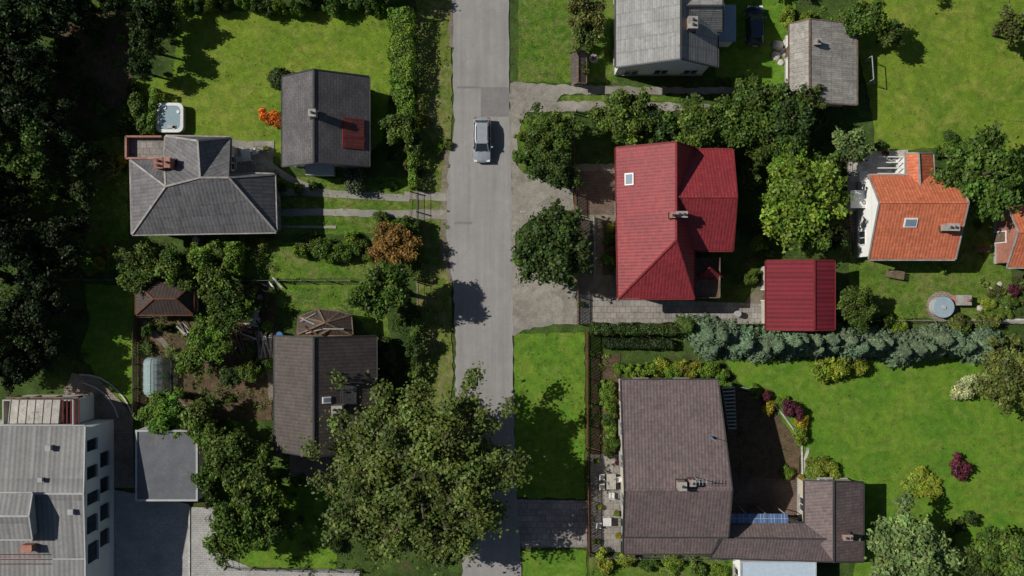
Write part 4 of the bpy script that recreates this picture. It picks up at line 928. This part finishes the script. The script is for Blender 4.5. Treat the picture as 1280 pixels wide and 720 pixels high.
# ------------------------------------------------------------------ vehicles
def car(cx,cy,ln,wd,paint,flip,name='parked_car'):
    E=empty(name); mb=MB(); 
    st=[(-.50,.40,.62,.75),(-.485,.45,.45,.86),(-.44,.485,.3,.93),(-.32,.50,.24,.95),(-.1,.50,.22,.94),(.12,.50,.22,.93),(.27,.495,.23,.90),(.38,.485,.26,.82),(.455,.455,.33,.74),(.49,.40,.42,.66),(.50,.33,.5,.58)]
    def ring(x,hw,zb,zt):
        X=x*ln;h=hw*wd; return [Vector((X,-h*.93,zb)),Vector((X,-h,zb+(zt-zb)*.35)),Vector((X,-h*.985,zb+(zt-zb)*.7)),Vector((X,-h*.90,zt)),Vector((X,-h*.5,zt+.035)),Vector((X,0,zt+.05)),Vector((X,h*.5,zt+.035)),Vector((X,h*.90,zt)),Vector((X,h*.985,zb+(zt-zb)*.7)),Vector((X,h,zb+(zt-zb)*.35)),Vector((X,h*.93,zb))]
    def loft(mb,rs,mat,cap=True):
        for a,b in zip(rs,rs[1:]):
            n=len(a)
            for i in range(n): 
                j=(i+1)%n; mb.poly([a[i],b[i],b[j],a[j]][::-1],mat)
        if cap: mb.poly(rs[0],mat); mb.poly(rs[-1][::-1],mat)
    loft(mb,[ring(*s) for s in st],paint); body=mb.obj('body',E)
    gh=MB()
    zb=.93; zt=1.43
    base=[(-.44,.40),(-.36,.45),(.0,.455),(.20,.44),(.27,.36)]; top=[(-.36,.32),(-.30,.355),(-.02,.365),(.085,.35),(.11,.30)]
    Lb=[Vector((x*ln,-h*wd,zb)) for x,h in base]; Lt=[Vector((x*ln,-h*wd,zt)) for x,h in top]
    Rb=[Vector((v.x,-v.y,v.z)) for v in Lb]; Rt=[Vector((v.x,-v.y,v.z)) for v in Lt]
    for i in range(4):
        gh.poly([Lb[i],Lb[i+1],Lt[i+1],Lt[i]],'glass'); gh.poly([Rb[i+1],Rb[i],Rt[i],Rt[i+1]],'glass')
    gh.poly([Lb[-1],Rb[-1],Rt[-1],Lt[-1]],'glass'); gh.poly([Rb[0],Lb[0],Lt[0],Rt[0]],'glass')
    gh.obj('windows',E)
    rp=MB(); ex=[Vector((v.x*1.0,v.y*1.02,v.z)) for v in Lt]; ey=[Vector((v.x,-v.y,v.z)) for v in ex]
    bt=ex+ey[::-1]; tp=[Vector((v.x*.97,v.y*.86,v.z+.06)) for v in bt]; rp.hexa(bt,tp,paint)
    for i in (0,2,4):
        for A,B in ((Lb,Lt),(Rb,Rt)): rp.beam(A[i],B[i],.07,.05,paint)
    for sg in (-1,1): rp.beam((-.28*ln,sg*.31*wd,zt+.09),(.03*ln,sg*.31*wd,zt+.09),.04,.03,'darkm')
    rp.obj('roof_panel',E)
    wm=MB()
    for x in (-.31,.31):
        for sg in (-1,1):
            c=Vector((x*ln,sg*(wd/2-.11),.32)); wm.cyl(c-Vector((0,.11,0)),c+Vector((0,.11,0)),.32,.32,'tyre',18); o=c+Vector((0,sg*.115,0)); wm.cyl(o-Vector((0,.01,0)),o+Vector((0,.01,0)),.2,.2,'metal_g',10)
    wm.obj('wheels',E)
    dm=MB()
    for sg in (-1,1):
        dm.box((.17*ln,sg*(wd/2+.07),1.0),(.16,.2,.14),paint); dm.box((.462*ln,sg*.34*wd,.70),(.26,.32,.1),'lampwhite'); dm.box((-.487*ln,sg*.36*wd,.80),(.12,.24,.2),'lampred')
    dm.box((.495*ln,0,.42),(.08,1.0,.18),'darkm'); dm.beam((.285*ln,-.3,.965),(.24*ln,.35,1.03),.03,.02,'darkm')
    dm.box((.503*ln,0,.5),(.02,.5,.11),'white'); dm.box((-.503*ln,0,.62),(.02,.5,.11),'white')
    dm.obj('details',E)
    p=W(cx,cy,.7); E.location=(p.x,p.y,.03 if 560<cx<640 else -0.02); E.rotation_euler=(0,0,math.radians(flip))
    return E
car(602.5,175,4.3,1.78,'carsilver',-90,'silver_car'); car(944,32,3.9,1.7,'carblue',90,'parked_car')

# ------------------------------------------------------------------ street lamp etc.
def lamp(cx,cy,dx,h=7.5,s=1.0):
    E=empty('street_lamp'); mb=MB(); p=W(cx,cy,h); b=Vector((p.x+dx,p.y+.1,0)); t=Vector((b.x,b.y,h-.2))
    mb.cyl(b,t,.09,.05,'metal_g',10); mb.box((b.x,b.y,.08),(.35,.35,.2),'concrete'); mb.obj('pole',E)
    mb=MB(); mb.beam(t,p,.05,.05,'metal_g'); mb.obj('arm',E)
    mb=MB()
    mb.hexa([p+Vector((-.4,-.1,-.06)),p+Vector((.1,-.08,-.06)),p+Vector((.1,.08,-.06)),p+Vector((-.4,.1,-.06))],[p+Vector((-.36,-.07,.06)),p+Vector((.1,-.05,.06)),p+Vector((.1,.05,.06)),p+Vector((-.36,.07,.06))],'metal_g'); mb.obj('lamp_head',E)
lamp(656,265,.8)
E=empty('hot_tub'); mb=MB()
def rrect(cx,cy,w,l,r,z,n=5):
    o=[]
    for sx,sy,a0 in ((1,1,0),(-1,1,90),(-1,-1,180),(1,-1,270)):
        for i in range(n+1):
            a=math.radians(a0+90*i/n); o.append(Vector((cx+sx*(w/2-r)+r*math.cos(a),cy+sy*(l/2-r)+r*math.sin(a),z)))
    return o
p=W(212,147,.8); mb.hexa(rrect(p.x,p.y,2.5,2.7,.5,-0.02),rrect(p.x,p.y,2.6,2.8,.55,.8),'greyw'); 
o=rrect(p.x,p.y,2.66,2.86,.55,.84); i_=rrect(p.x,p.y,2.1,2.3,.45,.86); dz=Vector((0,0,-.05))
for a in range(len(o)):
    b=(a+1)%len(o); mb.poly([o[a],o[b],i_[b],i_[a]],'boat'); mb.poly([o[b],o[a],o[a]+dz,o[b]+dz],'boat'); mb.poly([i_[a],i_[b],i_[b]+Vector((0,0,-.03)),i_[a]+Vector((0,0,-.03))],'boat')
mb.poly([v+Vector((0,0,-.03)) for v in i_],'tubwater'); mb.obj('shell',E)
mb=MB(); 
for s in rrect(p.x,p.y,1.7,1.9,.4,.86,1)[::2]: mb.cyl(s-Vector((0,0,.05)),s+Vector((0,0,.06)),.2,.16,'boat',10)
mb.box((p.x+.2,p.y-.9,.88),(.8,.3,.08),'greyw'); mb.obj('headrests',E)
E=empty('round_water_tank'); mb=MB(); p=W(1180,384,1.1); mb.cyl((p.x,p.y,0.02),(p.x,p.y,1.0),1.0,1.0,'greyw',28,'tank'); mb.cyl((p.x,p.y,1.0),(p.x,p.y,1.12),1.06,1.0,'tank',28); mb.cyl((p.x,p.y,1.12),(p.x,p.y,1.22),.2,.18,'greyw',12); mb.obj('tank',E)
mb=MB(); p=W(1177,383); mb.cyl((p.x,p.y,0.0),(p.x,p.y,.05),1.5,1.5,'paver',32); mb.obj('plinth',E)
p=W(1199,375); mb=MB(); mb.box((p.x,p.y,.45),(1.4,.9,.9),'brick'); mb.box((p.x,p.y,.93),(1.5,1.0,.08),'chrome'); mb.cyl((p.x+.4,p.y,.97),(p.x+.4,p.y,1.6),.14,.12,'brick',10,'darkm'); mb.obj('outdoor_oven')
mb=MB(); p=W(742,73,.8); mb.cyl((p.x,p.y,0),(p.x,p.y,.75),.08,.08,'metal_g'); mb.cyl((p.x,p.y,.75),(p.x,p.y,.8),.45,.45,'chrome',20); mb.cyl((p.x,p.y,.8),(p.x,p.y,.84),.2,.2,'fence',12); mb.obj('garden_table')
mb=MB(); a=W(1090,70,2);b=W(1092,99,2)
for q in (a,b): mb.beam((q.x,q.y,0),q,.06,.06,'metal_g'); mb.beam(q,(q.x+.9,q.y,0.05),.04,.04,'metal_g'); mb.beam((q.x,q.y,.05),(q.x+.9,q.y,.05),.04,.04,'metal_g')
mb.beam(a,b,.06,.06,'metal_g'); mb.beam((a.x+.9,a.y,.05),(b.x+.9,b.y,.05),.04,.04,'metal_g'); mb.obj('football_goal')
mb=MB()
hp=[W(x,y,.02) for x,y in [(1225,138),(1240,145),(1258,150),(1280,152)]]; hp=resample(hp,.6,.04,False)
for a,b in zip(hp,hp[1:]): mb.beam(a,b,.05,.04,M['verge'])
mb.obj('garden_hose')
def rock(cx,cy,r,col='stone',name='boulder'):
    mb=MB(); p=W(cx,cy); n=9
    rings=[]
    for k2 in range(4):
        f=k2/3; rings.append([Vector((p.x+r*math.cos(6.283*i/n)*math.cos(f*1.3)*random.uniform(.85,1.1),p.y+r*math.sin(6.283*i/n)*math.cos(f*1.3)*random.uniform(.85,1.1),r*.75*math.sin(f*1.45)-.05)) for i in range(n)])
    for a,b in zip(rings,rings[1:]):
        for i in range(n): j=(i+1)%n; mb.poly([a[i],a[j],b[j],b[i]],col)
    mb.poly(rings[-1],col); mb.obj(name)
rock(401,605,.75,'stone'); rock(390,604,.35,'brickp')
for x,y,r in [(972,57,.6),(980,66,.5),(970,70,.5),(983,54,.45),(976,78,.35),(1225,385,.35),(1238,362,.3),(1260,386,.35),(1250,355,.3),(325,372,.35),(331,382,.25),(1040,600,.25)]: rock(x,y,r)
def pile(cx,cy,w,l,rz,mats,n=22,name='timber_pile'):
    mb=MB(); p=W(cx,cy)
    for i in range(n):
        a=rz+random.uniform(-.35,.35); o=Vector((random.uniform(-w,w)/2,random.uniform(-.3,.3),0)); o.rotate(Matrix.Rotation(rz,3,'Z'))
        d=Vector((-math.sin(a),math.cos(a),0))*l/2*random.uniform(.6,1); c=Vector((p.x,p.y,.08+.35*random.random()))+o
        mb.beam(c-d,c+d,random.uniform(.06,.2),random.uniform(.04,.12),random.choice(mats))
    mb.obj(name)
pile(332,432,1.2,3.2,.1,['timber','greyw','stone']); pile(312,410,2.2,1.6,1.4,['timber','greyw','boat'],14); pile(340,360,1.6,1.4,.8,['boat','timber','greyw'],9); pile(300,430,1.2,2.5,.6,['timber','fence'],12)
pile(250,300,1,1,.3,['timber'],6); pile(318,395,1.4,1.4,.2,['greyw','stone'],9); pile(230,410,1.2,1.6,.9,['timber','greyw'],8)
def chair(cx,cy,rz,mat='boat'):
    mb=MB()
    def T(x,y,z): return Vector((x*math.cos(rz)-y*math.sin(rz),x*math.sin(rz)+y*math.cos(rz),z))+W(cx,cy)
    c=T(0,0,.43); mb.box(c,(.5,.5,.05),mat,rz); mb.box(T(0,.25,.7),(.5,.05,.5),mat,rz)
    for x in (-.22,.22):
        for y in (-.22,.22): mb.box(T(x,y,.2),(.05,.05,.42),mat,rz)
        mb.box(T(x,0,.62),(.05,.5,.04),mat,rz)
    mb.obj('garden_chair')
def table(cx,cy,w,l,rz,mat='timber'):
    mb=MB(); p=W(cx,cy)
    for i in range(6):
        o=(i-2.5)*w/6; mb.box((p.x+o*math.cos(rz),p.y+o*math.sin(rz),.74),(w/6-.02,l,.04),mat,rz)
    for sx in (-1,1):
        for sy in (-1,1):
            x=sx*(w/2-.1);y=sy*(l/2-.1); mb.box((p.x+x*math.cos(rz)-y*math.sin(rz),p.y+x*math.sin(rz)+y*math.cos(rz),.36),(.07,.07,.7),mat,rz)
    mb.obj('garden_table')
table(763,600,.9,1.5,0,'stone'); chair(752,595,1.57); chair(752,607,1.6); chair(773,598,-1.5,'boat'); chair(764,618,3.1)
table(1115,343,.8,1.8,1.4); table(310,195,.9,1.2,.1,'boat'); chair(320,190,-1.3); chair(300,200,1.5); table(758,650,.8,.8,0,'boat'); chair(748,655,1.4)
chair(1072,212,1.4); table(1076,222,.8,1.1,0,'boat')
def pot(cx,cy,r=.22,col=BR):
    mb=MB(); p=W(cx,cy); mb.cyl(p,p+Vector((0,0,.35)),r*.8,r,'brick',12,'soil'); E=empty('potted_plant'); mb.obj('pot',E)
    o=bpy.data.objects.new('plant',SM[0]); coll.objects.link(o); o.parent=E; o.location=(p.x,p.y,.3); o.scale=(r*1.4,r*1.4,r*1.3); o.color=(*col,1)
for x,y,c in [(745,575,BR),(772,577,MA),(748,632,YG),(770,640,BR),(772,668,YB),(745,675,BR),(295,215,YG),(334,186,BR),(1070,200,BR),(1105,192,MA),(726,380,BR),(1000,595,YB)]: pot(x,y,.25,c)
for x,y,m in [(352,418,'blueplast'),(248,300,'greyw'),(920,392,'greyw'),(1050,410,'darkm')]:
    mb=MB(); p=W(x,y); mb.cyl(p,p+Vector((0,0,.85)),.28,.3,m,16,'darkm'); mb.cyl(p+Vector((0,0,.85)),p+Vector((0,0,.9)),.32,.3,m,16); mb.obj('water_barrel')
mb=MB(); p=W(1225,312); 
for i in range(4): mb.box((p.x,p.y-.2+i*.13,.45),(1.5,.1,.04),'timber')
for s in (-.6,.6): mb.box((p.x+s,p.y,.2),(.08,.45,.42),'timber')
mb.box((p.x,p.y+.32,.7),(1.5,.05,.3),'timber'); mb.obj('garden_bench')

# ------------------------------------------------------------------ light, sky, camera
elev=math.radians(43); ax,ay=-0.965,0.262
sd=Vector((ax*math.cos(elev),ay*math.cos(elev),math.sin(elev)))
sun=bpy.data.lights.new('sun','SUN'); sun.energy=5.0; sun.angle=math.radians(.5); sun.color=(1,.95,.86)
so=bpy.data.objects.new('sun',sun); coll.objects.link(so); so.rotation_euler=(-sd).to_track_quat('-Z','Y').to_euler(); so.location=sd*100
w=bpy.data.worlds.new('World'); scene.world=w; w.use_nodes=True; nt=w.node_tree
bg=nt.nodes['Background']; sky=nt.nodes.new('ShaderNodeTexSky'); sky.sky_type='NISHITA'; sky.sun_disc=False; sky.sun_elevation=elev; sky.sun_rotation=math.atan2(ax,ay)%(2*math.pi)
nt.links.new(sky.outputs[0],bg.inputs[0]); bg.inputs[1].default_value=0.05
cam=bpy.data.cameras.new('camera'); cam.sensor_width=36; cam.lens=36*H/100; cam.clip_end=3000; cam.clip_start=1
co=bpy.data.objects.new('camera',cam); coll.objects.link(co); co.location=(0,0,H); co.rotation_euler=(0,0,0); scene.camera=co
scene.view_settings.view_transform='Standard'; scene.view_settings.look='None'; scene.view_settings.exposure=0
